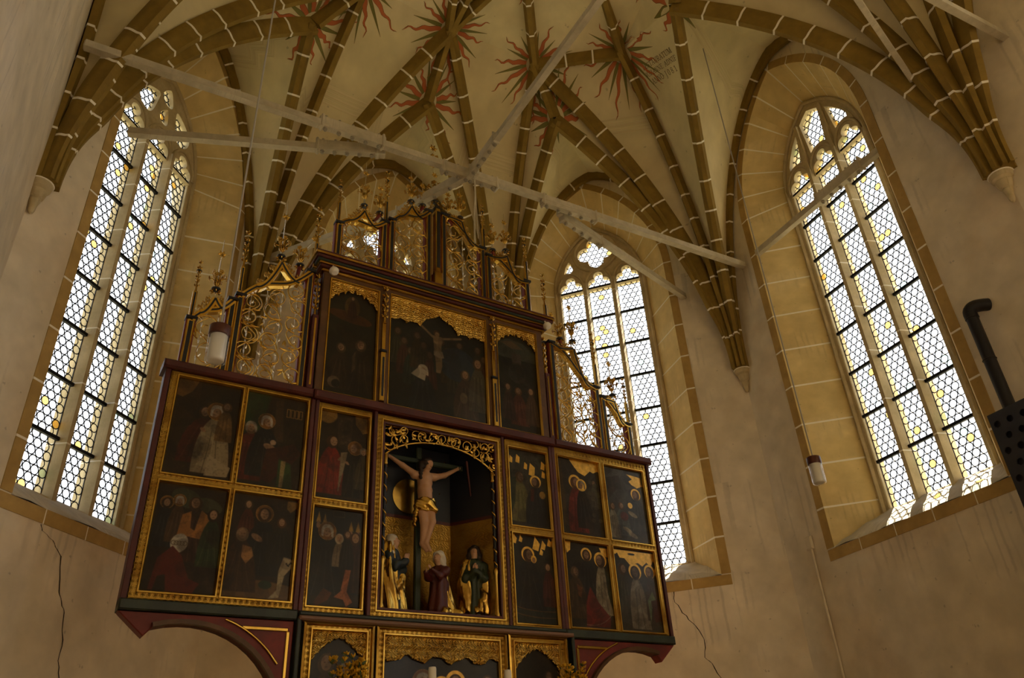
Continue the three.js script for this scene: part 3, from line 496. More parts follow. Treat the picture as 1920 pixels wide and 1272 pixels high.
const PAINT = {
  P1: (x, W, H) => { ground(x, W, H, '#2a1c12', '#2c2014', 0.8); poly(x, W, H, '#6a4a24', [[0, 0], [0.32, 0], [0.24, 0.12], [0.1, 0.2], [0, 0.18]]); poly(x, W, H, '#1c130d', [[0.36, 0], [1, 0], [1, 0.7], [0.8, 0.7], [0.78, 0.2], [0.5, 0.2], [0.46, 0.6], [0.36, 0.6]]); robed(x, W, H, 0.42, 0.86, 0.6, '#4a1612', { hair: '#3a2416', w: 0.5, lean: 0.06 }); robed(x, W, H, 0.66, 0.95, 0.72, '#a3926c', { veil: '#d9cfb8', halo: 1, w: 0.42, look: -1, hands: -1 }); poly(x, W, H, '#b3a27c', [[0.62, 0.75], [0.98, 0.86], [0.94, 0.96], [0.6, 0.97]]); robed(x, W, H, 0.8, 0.6, 0.42, '#7a5a30', { hair: '#5a3a1c', r: 0.1 }); },
  P2: (x, W, H) => { ground(x, W, H, '#241a12', '#2a2016', 0.82); poly(x, W, H, '#1f3a1c', [[0.04, 0], [0.4, 0], [0.3, 0.3], [0.24, 0.42], [0, 0.46], [0, 0]]); poly(x, W, H, '#3a2a1c', [[0.48, 0.05], [0.6, 0.02], [0.66, 0.5], [0.5, 0.5]]); x.strokeStyle = '#b78a3e'; x.lineWidth = W * 0.012; for (let k = 0; k < 4; k++) { x.strokeRect((0.68 + k * 0.07) * W, 0.12 * H, 0.05 * W, 0.09 * H); } robed(x, W, H, 0.12, 0.95, 0.62, '#661a12', { veil: '#a59a86', hair: '#7a5a3a', w: 0.4 }); robed(x, W, H, 0.36, 0.9, 0.66, '#14161c', { veil: '#d8cfbc', halo: 1, w: 0.44, look: 1 }); blob(x, W, H, '#c4a27c', 0.5, 0.52, 0.05, 0.03); blob(x, W, H, '#b08a66', 0.46, 0.58, 0.12, 0.035, 0.4); poly(x, W, H, '#3c1712', [[0.4, 0.6], [0.85, 0.5], [0.98, 0.6], [0.8, 0.75], [0.5, 0.95], [0.35, 0.92]]); poly(x, W, H, '#2e4a22', [[0.62, 0.68], [0.82, 0.72], [0.88, 0.98], [0.62, 0.98]]); poly(x, W, H, '#a8945e', [[0.66, 0.7], [0.74, 0.7], [0.72, 0.98], [0.66, 0.98]]); },
  P3: (x, W, H) => { ground(x, W, H, '#20150e', '#241810', 0.85); blob(x, W, H, '#39402a', 0.42, 0.12, 0.22, 0.09, 0.3); blob(x, W, H, '#39402a', 0.76, 0.17, 0.2, 0.07, 0.3); robed(x, W, H, 0.16, 0.6, 0.46, '#171a20', { halo: 1, hair: '#2a1a10' }); robed(x, W, H, 0.33, 0.55, 0.44, '#4a3220', { veil: '#c4bba6', halo: 1 }); robed(x, W, H, 0.56, 0.72, 0.62, '#311913', { hair: '#3a2414', skin: '#a07a56' }); poly(x, W, H, '#b87a36', [[0.4, 0.28], [0.52, 0.24], [0.54, 0.4], [0.6, 0.42], [0.66, 0.22], [0.8, 0.28], [0.84, 0.42], [0.72, 0.5], [0.5, 0.48], [0.36, 0.5]]); robed(x, W, H, 0.84, 0.75, 0.55, '#243a1e', { hair: '#26180e' }); blob(x, W, H, '#c9bfa8', 0.42, 0.55, 0.12, 0.09, 0.3); x.strokeStyle = '#6a5a44'; for (let k = 0; k < 5; k++) { x.beginPath(); x.arc((0.34 + k * 0.04) * W, 0.55 * H, W * 0.03, 0, 7); x.stroke(); } poly(x, W, H, '#5c1712', [[0.1, 0.98], [0.16, 0.7], [0.34, 0.58], [0.48, 0.66], [0.62, 0.86], [0.78, 0.9], [0.7, 0.99]]); poly(x, W, H, '#1d1712', [[0.16, 1], [0.2, 0.86], [0.3, 0.84], [0.34, 1]]); },
  P4: (x, W, H) => { ground(x, W, H, '#22160f', '#6b4d2a', 0.84); poly(x, W, H, '#8a6a2c', [[0.84, 0.02], [1, 0.02], [1, 0.08], [0.9, 0.14], [0.84, 0.1]]); robed(x, W, H, 0.24, 0.5, 0.44, '#4a1d14', { hair: '#3a2a1a' }); robed(x, W, H, 0.5, 0.78, 0.66, '#12151c', { halo: 1, hair: '#3a2412', w: 0.46 }); blob(x, W, H, '#b48c66', 0.42, 0.42, 0.1, 0.03, 0.5); robed(x, W, H, 0.2, 0.94, 0.6, '#3a2416', { hair: '#8a7050', w: 0.5 }); poly(x, W, H, '#b9854a', [[0.22, 0.5], [0.36, 0.52], [0.4, 0.6], [0.3, 0.68], [0.22, 0.62]]); robed(x, W, H, 0.78, 0.66, 0.46, '#171512', { hair: '#4a2c16', w: 0.5 }); poly(x, W, H, '#b9a884', [[0.86, 0.58], [1, 0.6], [1, 0.68], [0.9, 0.76], [0.84, 0.97], [0.68, 0.985], [0.8, 0.9], [0.8, 0.72]]); for (let k = 0; k < 26; k++) blob(x, W, H, '#1a1612', 0.88 + rnd() * 0.12, 0.3 + rnd() * 0.38, 0.012, 0.008); blob(x, W, H, '#17301a', 0.62, 0.86, 0.1, 0.04); },
  P5: (x, W, H) => { ground(x, W, H, '#251a12', '#2e2116', 0.86); blob(x, W, H, '#9a7430', 0.14, 0.04, 0.2, 0.1); poly(x, W, H, '#96702c', [[0.72, 0], [1, 0], [1, 0.18], [0.9, 0.2], [0.74, 0.1]]); poly(x, W, H, '#3a2e22', [[0.34, 0.05], [0.68, 0.02], [0.66, 0.44], [0.4, 0.4]]); for (let k = 0; k < 14; k++) blob(x, W, H, '#4c3e2c', 0.38 + rnd() * 0.26, 0.06 + rnd() * 0.3, 0.03, 0.015); robed(x, W, H, 0.27, 0.94, 0.66, '#8c2016', { hair: '#3c2414', w: 0.42, look: 1, hands: 1 }); robed(x, W, H, 0.75, 0.95, 0.62, '#161410', { halo: 1, w: 0.36, look: -1, hands: -1 }); robed(x, W, H, 0.93, 0.85, 0.48, '#3a3420', { veil: '#8a7e68' }); poly(x, W, H, '#9d8c6c', [[0.46, 0.46], [0.6, 0.44], [0.58, 0.52], [0.46, 0.9], [0.44, 0.9]]); },
  P6: (x, W, H) => { ground(x, W, H, '#15191c', '#241c14', 0.86); x.strokeStyle = '#8a7844'; x.lineWidth = 2; x.strokeRect(0.4 * W, 0.02 * H, 0.22 * W, 0.06 * H); for (const [a, b] of [[0.12, 0.06], [0.24, 0.08], [0.76, 0.12], [0.9, 0.12]]) { poly(x, W, H, '#b08a3c', [[a - 0.05, b + 0.1], [a, b - 0.02], [a + 0.05, b + 0.1]]); blob(x, W, H, '#a17c58', a, b + 0.13, 0.04, 0.035); } robed(x, W, H, 0.3, 0.9, 0.72, '#101820', { halo: 1, veil: '#d6cdb8', w: 0.4 }); robed(x, W, H, 0.54, 0.6, 0.34, '#7a6a50', { hair: '#c0a880', r: 0.12 }); robed(x, W, H, 0.86, 0.85, 0.62, '#2a1712', { hair: '#3a2414' }); poly(x, W, H, '#b8683a', [[0.5, 0.9], [0.62, 0.84], [0.7, 0.6], [0.66, 0.42], [0.76, 0.4], [0.8, 0.62], [0.74, 0.84], [0.86, 0.94], [0.74, 0.985], [0.68, 0.92]]); robed(x, W, H, 0.7, 0.62, 0.4, '#151310', { hair: '#4a2e18' }); poly(x, W, H, '#5a2d1a', [[0.12, 0.97], [0.3, 0.82], [0.46, 0.86], [0.4, 0.93], [0.2, 0.99]]); },
  P7: (x, W, H) => { ground(x, W, H, '#2c2c22', '#33302a', 0.9); blob(x, W, H, '#3e4034', 0.5, 0.28, 0.42, 0.28); x.strokeStyle = '#26241c'; x.lineWidth = 2; for (let k = 0; k < 6; k++) { x.beginPath(); x.moveTo(0.5 * W, 0.04 * H); x.quadraticCurveTo((0.2 + k * 0.12) * W, 0.1 * H, (0.12 + k * 0.15) * W, 0.4 * H); x.stroke(); } for (const [a, b, r] of [[0.08, 0.14, 0.05], [0.26, 0.12, 0.06], [0.46, 0.2, 0.05], [0.62, 0.24, 0.09], [0.92, 0.16, 0.06], [0.92, 0.28, 0.05]]) poly(x, W, H, GS, [[a - r, b + r * 0.8], [a - r * 0.4, b - r], [a + r, b - r * 0.4], [a + r * 0.7, b + r]]); robed(x, W, H, 0.28, 0.94, 0.64, '#6b6a3a', { hair: '#7a5a2a', w: 0.42, look: 1 }); poly(x, W, H, '#2a3a22', [[0.06, 0.4], [0.2, 0.36], [0.14, 0.7], [0.04, 0.85]]); robed(x, W, H, 0.7, 0.96, 0.62, '#181c22', { halo: 2, hair: '#5a3a1c', w: 0.5, look: -1 }); blob(x, W, H, '#a88438', 0.86, 0.56, 0.08, 0.05); poly(x, W, H, '#5a1f1a', [[0.56, 0.5], [0.66, 0.48], [0.62, 0.66], [0.54, 0.66]]); },
  P8: (x, W, H) => { ground(x, W, H, '#222320', '#24302e', 0.78); for (const [a, b, r] of [[0.06, 0.06, 0.07], [0.22, 0.05, 0.05], [0.6, 0.1, 0.1], [0.78, 0.1, 0.07], [0.94, 0.06, 0.06], [0.72, 0.18, 0.05]]) poly(x, W, H, GS, [[a - r, b + r * 0.5], [a - r * 0.2, b - r], [a + r, b - r * 0.2], [a + r * 0.5, b + r * 0.7]]); robed(x, W, H, 0.38, 0.84, 0.68, '#191b20', { halo: 2, hair: '#4a2c16', w: 0.52, look: 1 }); blob(x, W, H, '#c4923a', 0.52, 0.27, 0.07, 0.045); blob(x, W, H, '#a87e58', 0.52, 0.28, 0.04, 0.03); robed(x, W, H, 0.86, 0.8, 0.5, '#4a1d1a', { hair: '#3a2414' }); x.strokeStyle = '#8a5a2c'; x.lineWidth = 3; for (const y of [0.82, 0.89]) { x.beginPath(); x.moveTo(0.05 * W, y * H); x.quadraticCurveTo(0.4 * W, (y + 0.05) * H, 0.98 * W, (y + 0.03) * H); x.stroke(); } },
  P9: (x, W, H) => { ground(x, W, H, '#3a382e', '#3a3428', 0.86); poly(x, W, H, GS, [[0.3, 0], [1, 0], [1, 0.1], [0.88, 0.14], [0.8, 0.12], [0.66, 0.2], [0.5, 0.16], [0.42, 0.1], [0.36, 0.05]]); poly(x, W, H, '#4a3c26', [[0, 0], [0.1, 0.02], [0.16, 0.9], [0, 0.9]]); robed(x, W, H, 0.4, 0.96, 0.72, '#7e2a24', { halo: 2, w: 0.36, look: 1, hair: '#6a4622' }); robed(x, W, H, 0.58, 0.9, 0.62, '#201d1c', { halo: 2, veil: '#a0937c', w: 0.36, look: -1, lean: -0.03 }); robed(x, W, H, 0.86, 0.6, 0.36, '#4a4a3a', { hair: '#544' }); for (let k = 0; k < 12; k++) blob(x, W, H, '#55543f', 0.7 + rnd() * 0.28, 0.25 + rnd() * 0.55, 0.05, 0.03); },
  P10: (x, W, H) => { ground(x, W, H, '#474c46', '#41423a', 0.82); poly(x, W, H, GS, [[0.6, 0.06], [0.96, 0.08], [0.98, 0.2], [0.84, 0.24], [0.7, 0.2], [0.64, 0.16], [0.74, 0.12]]); poly(x, W, H, '#34302a', [[0.04, 0.16], [0.4, 0.1], [0.44, 0.3], [0.3, 0.3], [0.1, 0.44]]); robed(x, W, H, 0.78, 0.9, 0.62, '#3a3f40', { halo: 2, hair: '#6a4a24', w: 0.5, look: -1 }); blob(x, W, H, '#c4923a', 0.6, 0.5, 0.06, 0.04); robed(x, W, H, 0.36, 0.92, 0.44, '#5d6a66', { skin: '#b8967a', hair: '#6b4a2a', w: 0.5, look: 1 }); robed(x, W, H, 0.14, 0.96, 0.46, '#8d8a74', { hair: '#5a4226', look: 1 }); for (const [a, b] of [[0.46, 0.84], [0.64, 0.62], [0.58, 0.9]]) blob(x, W, H, '#a89c80', a, b, 0.12, 0.03, 0.4); blob(x, W, H, '#8a3a2a', 0.42, 0.66, 0.1, 0.06); },
  P11: (x, W, H) => { ground(x, W, H, '#2b2a26', '#33302a', 0.9); poly(x, W, H, GS, [[0.02, 0], [0.16, 0], [0.14, 0.1], [0.06, 0.14]]); poly(x, W, H, GS, [[0.82, 0.03], [0.98, 0.03], [0.98, 0.14], [0.88, 0.12]]); robed(x, W, H, 0.5, 0.7, 0.62, '#1e2024', { halo: 2, hair: '#4a3018', w: 0.4 }); robed(x, W, H, 0.2, 0.9, 0.6, '#4a3a28', { hair: '#6a5236', w: 0.46, look: 1 }); robed(x, W, H, 0.82, 0.84, 0.72, '#a9a084', { halo: 2, hair: '#5a3c1e', w: 0.3, look: -1 }); poly(x, W, H, '#2a3a36', [[0.9, 0.3], [1, 0.36], [1, 0.8], [0.92, 0.6]]); poly(x, W, H, '#7e2420', [[0.36, 0.98], [0.4, 0.7], [0.52, 0.52], [0.68, 0.7], [0.92, 0.86], [0.9, 0.98]]); poly(x, W, H, '#9a5a34', [[0.22, 0.5], [0.34, 0.54], [0.3, 0.66], [0.24, 0.64]]); x.strokeStyle = '#b8a888'; x.lineWidth = 3; x.beginPath(); x.moveTo(0.36 * W, 0.96 * H); x.quadraticCurveTo(0.7 * W, 0.99 * H, 0.94 * W, 0.84 * H); x.stroke(); },
  P12: (x, W, H) => { ground(x, W, H, '#3a3a34', '#403e38', 0.88); poly(x, W, H, '#d0962e', [[0, 0.02], [1, 0.02], [1, 0.1], [0.9, 0.2], [0.82, 0.14], [0.7, 0.2], [0.6, 0.16], [0.4, 0.2], [0.28, 0.12], [0.1, 0.12]]); poly(x, W, H, '#2c2c2a', [[0, 0.1], [0.12, 0.06], [0.2, 0.16], [0.1, 0.2], [0.04, 0.3]]); robed(x, W, H, 0.2, 0.8, 0.6, '#33362f', { hair: '#4a3018', skin: '#b08f72', look: 1 }); robed(x, W, H, 0.5, 0.97, 0.76, '#8d887a', { halo: 2, hair: '#4a3018', w: 0.34 }); robed(x, W, H, 0.86, 0.86, 0.66, '#3d3430', { halo: 2, hair: '#4a3018', look: -1 }); poly(x, W, H, '#6e8a6a', [[0.72, 0.62], [0.86, 0.5], [0.92, 0.6], [0.8, 0.72], [0.74, 0.9]]); poly(x, W, H, '#4a2626', [[0.8, 0.62], [0.98, 0.6], [1, 0.86], [0.84, 0.88]]); blob(x, W, H, '#2c2c2a', 0.46, 0.06, 0.09, 0.014); },
  U1: (x, W, H) => { ground(x, W, H, '#1b1a12', '#1c1812', 0.7); blob(x, W, H, '#4c2a16', 0.45, 0.3, 0.46, 0.05, 0.12); blob(x, W, H, '#5a4420', 0.48, 0.2, 0.16, 0.1); robed(x, W, H, 0.48, 0.3, 0.2, '#3a1a12', { hair: '#40301a' }); robed(x, W, H, 0.3, 0.95, 0.4, '#2a1d14', { hair: '#4a3a24', w: 0.5 }); robed(x, W, H, 0.7, 0.95, 0.46, '#241a14', { hair: '#5a4830', w: 0.4 }); poly(x, W, H, '#5a4a34', [[0.54, 0.64], [0.6, 0.6], [0.6, 0.75], [0.54, 0.8]]); blob(x, W, H, '#6a5a44', 0.2, 0.9, 0.12, 0.05, 0.7); blob(x, W, H, '#16140f', 0.24, 0.91, 0.08, 0.035, 0.7); },
  U2: (x, W, H) => { ground(x, W, H, '#171c1a', '#1a1e1a', 0.7); for (let k = 0; k < 14; k++) robed(x, W, H, 0.08 + k * 0.066 + (k > 5 ? 0.05 : 0), 0.62 + 0.08 * (k % 3), 0.34, ['#2a2a1e', '#3a1e1a', '#1c2c26', '#2e2618'][k % 4], { hair: '#3a2c1c', skin: '#6a5440' }); blob(x, W, H, '#23303a', 0.7, 0.5, 0.2, 0.16); x.strokeStyle = '#8a7450'; x.lineWidth = W * 0.024; x.lineCap = 'round'; x.beginPath(); x.moveTo(0.27 * W, 0.17 * H); x.lineTo(0.44 * W, 0.285 * H); x.lineTo(0.52 * W, 0.29 * H); x.lineTo(0.74 * W, 0.24 * H); x.stroke(); poly(x, W, H, '#8f7a56', [[0.44, 0.27], [0.54, 0.27], [0.53, 0.38], [0.535, 0.44], [0.54, 0.55], [0.52, 0.62], [0.475, 0.62], [0.47, 0.52], [0.455, 0.43], [0.45, 0.36]]); poly(x, W, H, '#a89a7c', [[0.45, 0.42], [0.54, 0.41], [0.56, 0.47], [0.5, 0.48], [0.45, 0.46]]); blob(x, W, H, '#3a2a1a', 0.48, 0.245, 0.035, 0.032); blob(x, W, H, '#8a7050', 0.485, 0.255, 0.024, 0.024); robed(x, W, H, 0.34, 0.98, 0.4, '#1a2024', { veil: '#c9bfa4', w: 0.5, look: 1, r: 0.11 }); poly(x, W, H, '#b9b098', [[0.22, 0.68], [0.3, 0.6], [0.38, 0.62], [0.36, 0.72], [0.28, 0.7]]); robed(x, W, H, 0.78, 0.98, 0.44, '#3a2c22', { hair: '#5a4a30', w: 0.46 }); robed(x, W, H, 0.92, 0.9, 0.5, '#4a4634', { hair: '#463622' }); blob(x, W, H, '#6a5c42', 0.76, 0.8, 0.04, 0.05); },
  U3: (x, W, H) => { ground(x, W, H, '#242722', '#262722', 0.8); poly(x, W, H, '#3c4236', [[0, 0.16], [0.3, 0.1], [0.7, 0.12], [1, 0.2], [1, 0.3], [0, 0.3]]); poly(x, W, H, '#5a4a36', [[0.1, 0.15], [0.4, 0.12], [0.7, 0.18], [0.4, 0.2]]); poly(x, W, H, '#4a4138', [[0.38, 0.24], [0.62, 0.24], [0.62, 0.4], [0.38, 0.4]]); blob(x, W, H, '#32352f', 0.5, 0.44, 0.22, 0.1); robed(x, W, H, 0.5, 0.94, 0.36, '#5c3226', { hair: '#6a4c2a', w: 0.44 }); robed(x, W, H, 0.24, 0.9, 0.34, '#3a2a22', { hair: '#4a3a26' }); robed(x, W, H, 0.82, 0.92, 0.36, '#4c3a2a', { hair: '#4a3a26' }); },
  Q1: (x, W, H) => { ground(x, W, H, '#141210', '#18140e', 0.8); robed(x, W, H, 0.3, 1, 0.78, '#3a2614', { hair: '#4a3820', r: 0.1 }); robed(x, W, H, 0.68, 1, 0.7, '#20180f', { veil: '#8f8570', r: 0.11 }); },
  Q2: (x, W, H) => { ground(x, W, H, '#141310', '#17140e', 0.85); [[0.16, '#2f2417', 0], [0.33, '#241a14', 1], [0.49, '#2a1f16', 2], [0.61, '#1d1a16', 2], [0.78, '#2b1d14', 0], [0.9, '#3a1512', 0]].forEach(([a, c, h], k) => robed(x, W, H, a, 1.05, 0.62 + (k % 2) * 0.06, c, { halo: h, hair: '#4a3018', r: 0.12, veil: k === 1 ? '#c4bca8' : undefined })); },
  Q3: (x, W, H) => { ground(x, W, H, '#151310', '#18140f', 0.8); robed(x, W, H, 0.32, 1, 0.6, '#3e352a', { skin: '#a08464', r: 0.12 }); robed(x, W, H, 0.52, 1.05, 0.5, '#2a2117', { hair: '#5a4a30' }); robed(x, W, H, 0.76, 0.9, 0.6, '#3a3024', { hair: '#4a3a22' }); },
};
let ps = 1;
function painting(parent, key, x0, x1, y0, y1, z = -0.03, label) {
  const w = x1 - x0, h = y1 - y0, tw = Math.round(Math.min(512, 300 * w / 0.6)), th = Math.round(tw * h / w), sd = seed; seed = 777 + ps * 13;
  const [t, rm] = canvasTex(tw, th, PAINT[key], ps++ * 991); seed = sd;
  const g = box(x0, x1, y0, y1, z - 0.02, z), uv = g.attributes.uv;   // the front face keeps 0..1
  return part(parent, 'painting', g, new THREE.MeshPhysicalMaterial({ map: t, roughness: 1, roughnessMap: rm, metalness: 1, metalnessMap: rm, specularIntensity: 0.35, clearcoat: 0.45, clearcoatRoughness: 0.18 }), { keepUv: true, label });
}
// a gilded frame with openings, each with its own inner moulding
function giltFrame(parent, x0, x1, y0, y1, opens, z1 = 0.0, z0 = -0.06, mat = MAT.goldFrame) {
  const pts = [[x0, y0], [x1, y0], [x1, y1], [x0, y1]];
  const fr = part(parent, 'gilt_frame', slab(pts, opens.map(([a, b, c, d]) => [[a, c], [a, d], [b, d], [b, c]]), z0, z1, 0.006), mat);
  for (const [a, b, c, d] of opens) part(fr, 'inner_moulding', moulding(a, b, c, d, [[-0.022, z1 - 0.002], [-0.018, z1 + 0.012], [-0.006, z1 + 0.012], [0.0, z1 + 0.002], [0.006, z1 - 0.008], [0.008, z0 + 0.01]]), MAT.gold);
}

// ---------- lower storey: wings and centre ----------
const Pn = { P1: [-3.03, -2.43, 3.25, 4.22], P2: [-2.37, -1.77, 3.25, 4.22], P3: [-3.03, -2.43, 2.21, 3.16], P4: [-2.37, -1.77, 2.21, 3.16], P5: [-1.61, -1.09, 3.22, 4.17], P6: [-1.61, -1.09, 2.19, 3.13], P7: [0.65, 1.18, 3.22, 4.15], P8: [0.65, 1.18, 2.17, 3.12], P9: [1.35, 1.97, 3.21, 4.16], P10: [2.05, 2.68, 3.21, 4.16], P11: [1.35, 1.97, 2.17, 3.12], P12: [2.05, 2.68, 2.17, 3.12] };
const WHAT = { P1: 'two women embracing', P2: 'a birth scene in a chamber', P3: 'a crowd round a man in orange cloth', P4: 'a kneeling king before a mother and child', P5: 'a man in red facing a woman', P6: 'a mother and mitred men', P7: 'a green-robed angel beside a woman', P8: 'a mother and child by a river', P9: 'two haloed women under a gold sky', P10: 'a nativity in grey tones', P11: 'a figure in a spreading red robe', P12: 'three haloed figures under a gold sky' };
function wing(label, x0, x1, keys, ex0, ex1) {
  const g = thing('altar_wing', label, 'altar wing', [(x0 + x1) / 2, 2.1, 0], 'painted wings of the altarpiece');
  part(g, 'back_board', cbox(ex0, ex1, 2.09, 4.30, -0.16, -0.055, 0.006), MAT.maroon);
  part(g, 'rear_boards', box(ex0 + 0.03, ex1 - 0.03, 2.1, 4.28, -0.19, -0.16), MAT.backwood);
  giltFrame(g, x0, x1, 2.14, 4.27, keys.map((k) => Pn[k]));
  keys.forEach((k) => painting(g, k, ...Pn[k], -0.03, 'dark panel painting of ' + WHAT[k]));
  part(g, 'edge_strip', cbox(ex0, ex0 + 0.05, 2.10, 4.29, -0.055, 0.012, 0.006), MAT.maroon); part(g, 'edge_strip', cbox(ex1 - 0.045, ex1, 2.10, 4.29, -0.055, 0.012, 0.006), MAT.maroon);
  part(g, 'bottom_rail', cbox(ex0, ex1, 2.045, 2.135, -0.16, 0.03, 0.012), MAT.green);
  part(g, 'top_rail', cbox(ex0 + (x0 > 0 ? 0.04 : -0.03), ex1 + (x0 > 0 ? 0.03 : -0.04), 4.27, 4.36, -0.2, 0.06, 0.018), MAT.maroon);
  return g;
}
wing('left painted altar wing with four very dark panels in gilt frames', -3.11, -1.735, ['P1', 'P2', 'P3', 'P4'], -3.165, -1.69);
wing('right painted altar wing with four panels, gold skies catching the light', 1.30, 2.74, ['P9', 'P10', 'P11', 'P12'], 1.255, 2.80);
{
  const g = thing('altar_shrine', 'central altar case with a deep carved niche between painted panels', 'altar shrine', [-0.2, 2.1, -0.2]);
  for (const [x0, x1, ks] of [[-1.69, -1.035, ['P5', 'P6']], [0.58, 1.255, ['P7', 'P8']]]) {
    part(g, 'back_board', box(x0, x1, 2.10, 4.28, -0.6, -0.055), MAT.backwood);
    giltFrame(g, x0 + 0.02, x1 - 0.02, 2.13, 4.25, ks.map((k) => Pn[k])); ks.forEach((k) => painting(g, k, ...Pn[k], -0.03, 'panel painting of ' + WHAT[k]));
  }
  giltFrame(g, -1.0, 0.545, 2.125, 4.24, [[-0.93, 0.485, 2.19, 4.17]], 0.012);
  part(g, 'red_lining', moulding(-0.935, 0.49, 2.185, 4.175, [[0, 0.005], [0.03, 0.002], [0.03, -0.12], [0.0, -0.14]]), MAT.maroon);
  for (const [x0, x1] of [[-1.037, -0.998], [0.543, 0.582]]) part(g, 'divider', cbox(x0, x1, 2.11, 4.26, -0.1, 0.02, 0.006), MAT.maroon);
  for (const x of [-1.667, 1.233]) part(g, 'divider', cbox(x - 0.02, x + 0.02, 2.11, 4.26, -0.1, 0.015, 0.006), MAT.maroon);
  // niche: floor, ceiling, folded back
  const plan = [[-0.95, -0.06], [-0.72, -0.5], [0.16, -0.55], [0.50, -0.06]];
  const fold = (y0, y1, mat, name, dz = 0) => { for (let k = 0; k < 3; k++) { const [a, b] = plan[k], [c, d] = plan[k + 1], n = V(-(d - b), 0, c - a).normalize(); const P = (x, z, y, t) => V(x - n.x * t, y, z - n.z * t); part(g, name, prism([P(a, b, y0, 0.03), P(c, d, y0, 0.03), P(c, d, y1, 0.03), P(a, b, y1, 0.03)], [P(a, b, y0, -dz), P(c, d, y0, -dz), P(c, d, y1, -dz), P(a, b, y1, -dz)]), mat); } };
  fold(2.17, 3.30, MAT.goldPlain, 'gilt_back'); fold(3.33, 4.20, MAT.navy, 'night_back'); fold(3.30, 3.335, MAT.maroon, 'back_band', 0.008);
  part(g, 'niche_floor', box(-0.95, 0.5, 2.13, 2.2, -0.58, 0.0), MAT.maroon); part(g, 'niche_top', box(-0.95, 0.5, 4.18, 4.24, -0.6, -0.02), MAT.navy); part(g, 'case_back', box(-1.0, 0.55, 2.1, 4.28, -0.66, -0.59), MAT.backwood);
  part(g, 'gilt_moon', new THREE.CylinderGeometry(0.2, 0.2, 0.012, 32).rotateX(Math.PI / 2).translate(-0.38, 3.56, -0.505), MAT.gold);
  for (let k = 0; k < 16; k++) part(g, 'gilt_star', new THREE.OctahedronGeometry(0.011).translate(rr(-0.66, 0.1), rr(3.4, 4.05), -0.52), MAT.gold);
  for (const s of [-1, 1]) part(g, 'red_ray', prism([V(0.31 + s * 0.12, 3.95, -0.32 + s * -0.14), V(0.31 + s * 0.12 - 0.02, 3.95, -0.32 + s * -0.14), V(0.30, 3.6, -0.33), V(0.31, 3.6, -0.33)], [V(0.31 + s * 0.12, 3.95, -0.30 + s * -0.14), V(0.31 + s * 0.12 - 0.02, 3.95, -0.30 + s * -0.14), V(0.30, 3.6, -0.31), V(0.31, 3.6, -0.31)]), MAT.redRobe);
  // twisted columns at the sides of the niche
  for (const x of [-0.875, 0.43]) {
    part(g, 'column_core', new THREE.CylinderGeometry(0.018, 0.018, 1.0, 8).translate(x, 3.2, -0.03), MAT.navy);
    const pts = []; for (let k = 0; k <= 60; k++) { const a = k / 60 * Math.PI * 14; pts.push(V(x + 0.019 * Math.cos(a), 2.72 + k / 60 * 0.96, -0.03 + 0.019 * Math.sin(a))); } part(g, 'column_twist', tube(pts, 0.009, 0.009, 5, 120), MAT.gold);
    part(g, 'column_base', lathe([[0, 2.2], [0.03, 2.2], [0.03, 2.24], [0.02, 2.26], [0.02, 2.64], [0.028, 2.66], [0.028, 2.69], [0.018, 2.72], [0, 2.72]], 10).translate(x, 0, -0.03), MAT.gold);
    part(g, 'column_capital', lathe([[0, 3.68], [0.02, 3.68], [0.026, 3.7], [0.02, 3.72], [0.028, 3.8], [0, 3.8]], 10).translate(x, 0, -0.03), MAT.gold);
  }
  part(g, 'top_rail', cbox(-1.725, 1.29, 4.255, 4.359, -0.6, 0.07, 0.018), MAT.maroon);
  part(g, 'bottom_rail', cbox(-1.68, 1.25, 2.088, 2.13, -0.6, 0.035, 0.012), MAT.green);
}
// ---------- gilded scrollwork ----------
function spiral(cx, cy, R, turns, a0, dir, z, r = 0.011) { const pts = [], n = Math.round(12 * turns) + 4; for (let k = 0; k <= n; k++) { const t = k / n, a = a0 + dir * turns * Math.PI * 2 * t, rad = R * (1 - 0.82 * t); pts.push(V(cx + rad * Math.cos(a), cy + rad * Math.sin(a), z + 0.02 * Math.sin(t * 6))); } return tube(pts, (t) => r * (1 - 0.35 * t), 0, 5, n * 2); }
function leaf(x, y, z, len, ang, wid) { const c = Math.cos(ang), s = Math.sin(ang), rows = []; for (let k = 0; k <= 6; k++) { const t = k / 6, w = wid * Math.sin(Math.PI * Math.pow(t, 0.7)) + 0.002, b = 0.35 * len * t * t; rows.push([-1, 0, 1].map((e) => V(x + c * len * t - s * (e * w + b * 0.5), y + s * len * t + c * (e * w + b * 0.5), z + 0.012 * (1 - Math.abs(e)) + b * 0.3))); } return skin(rows); }
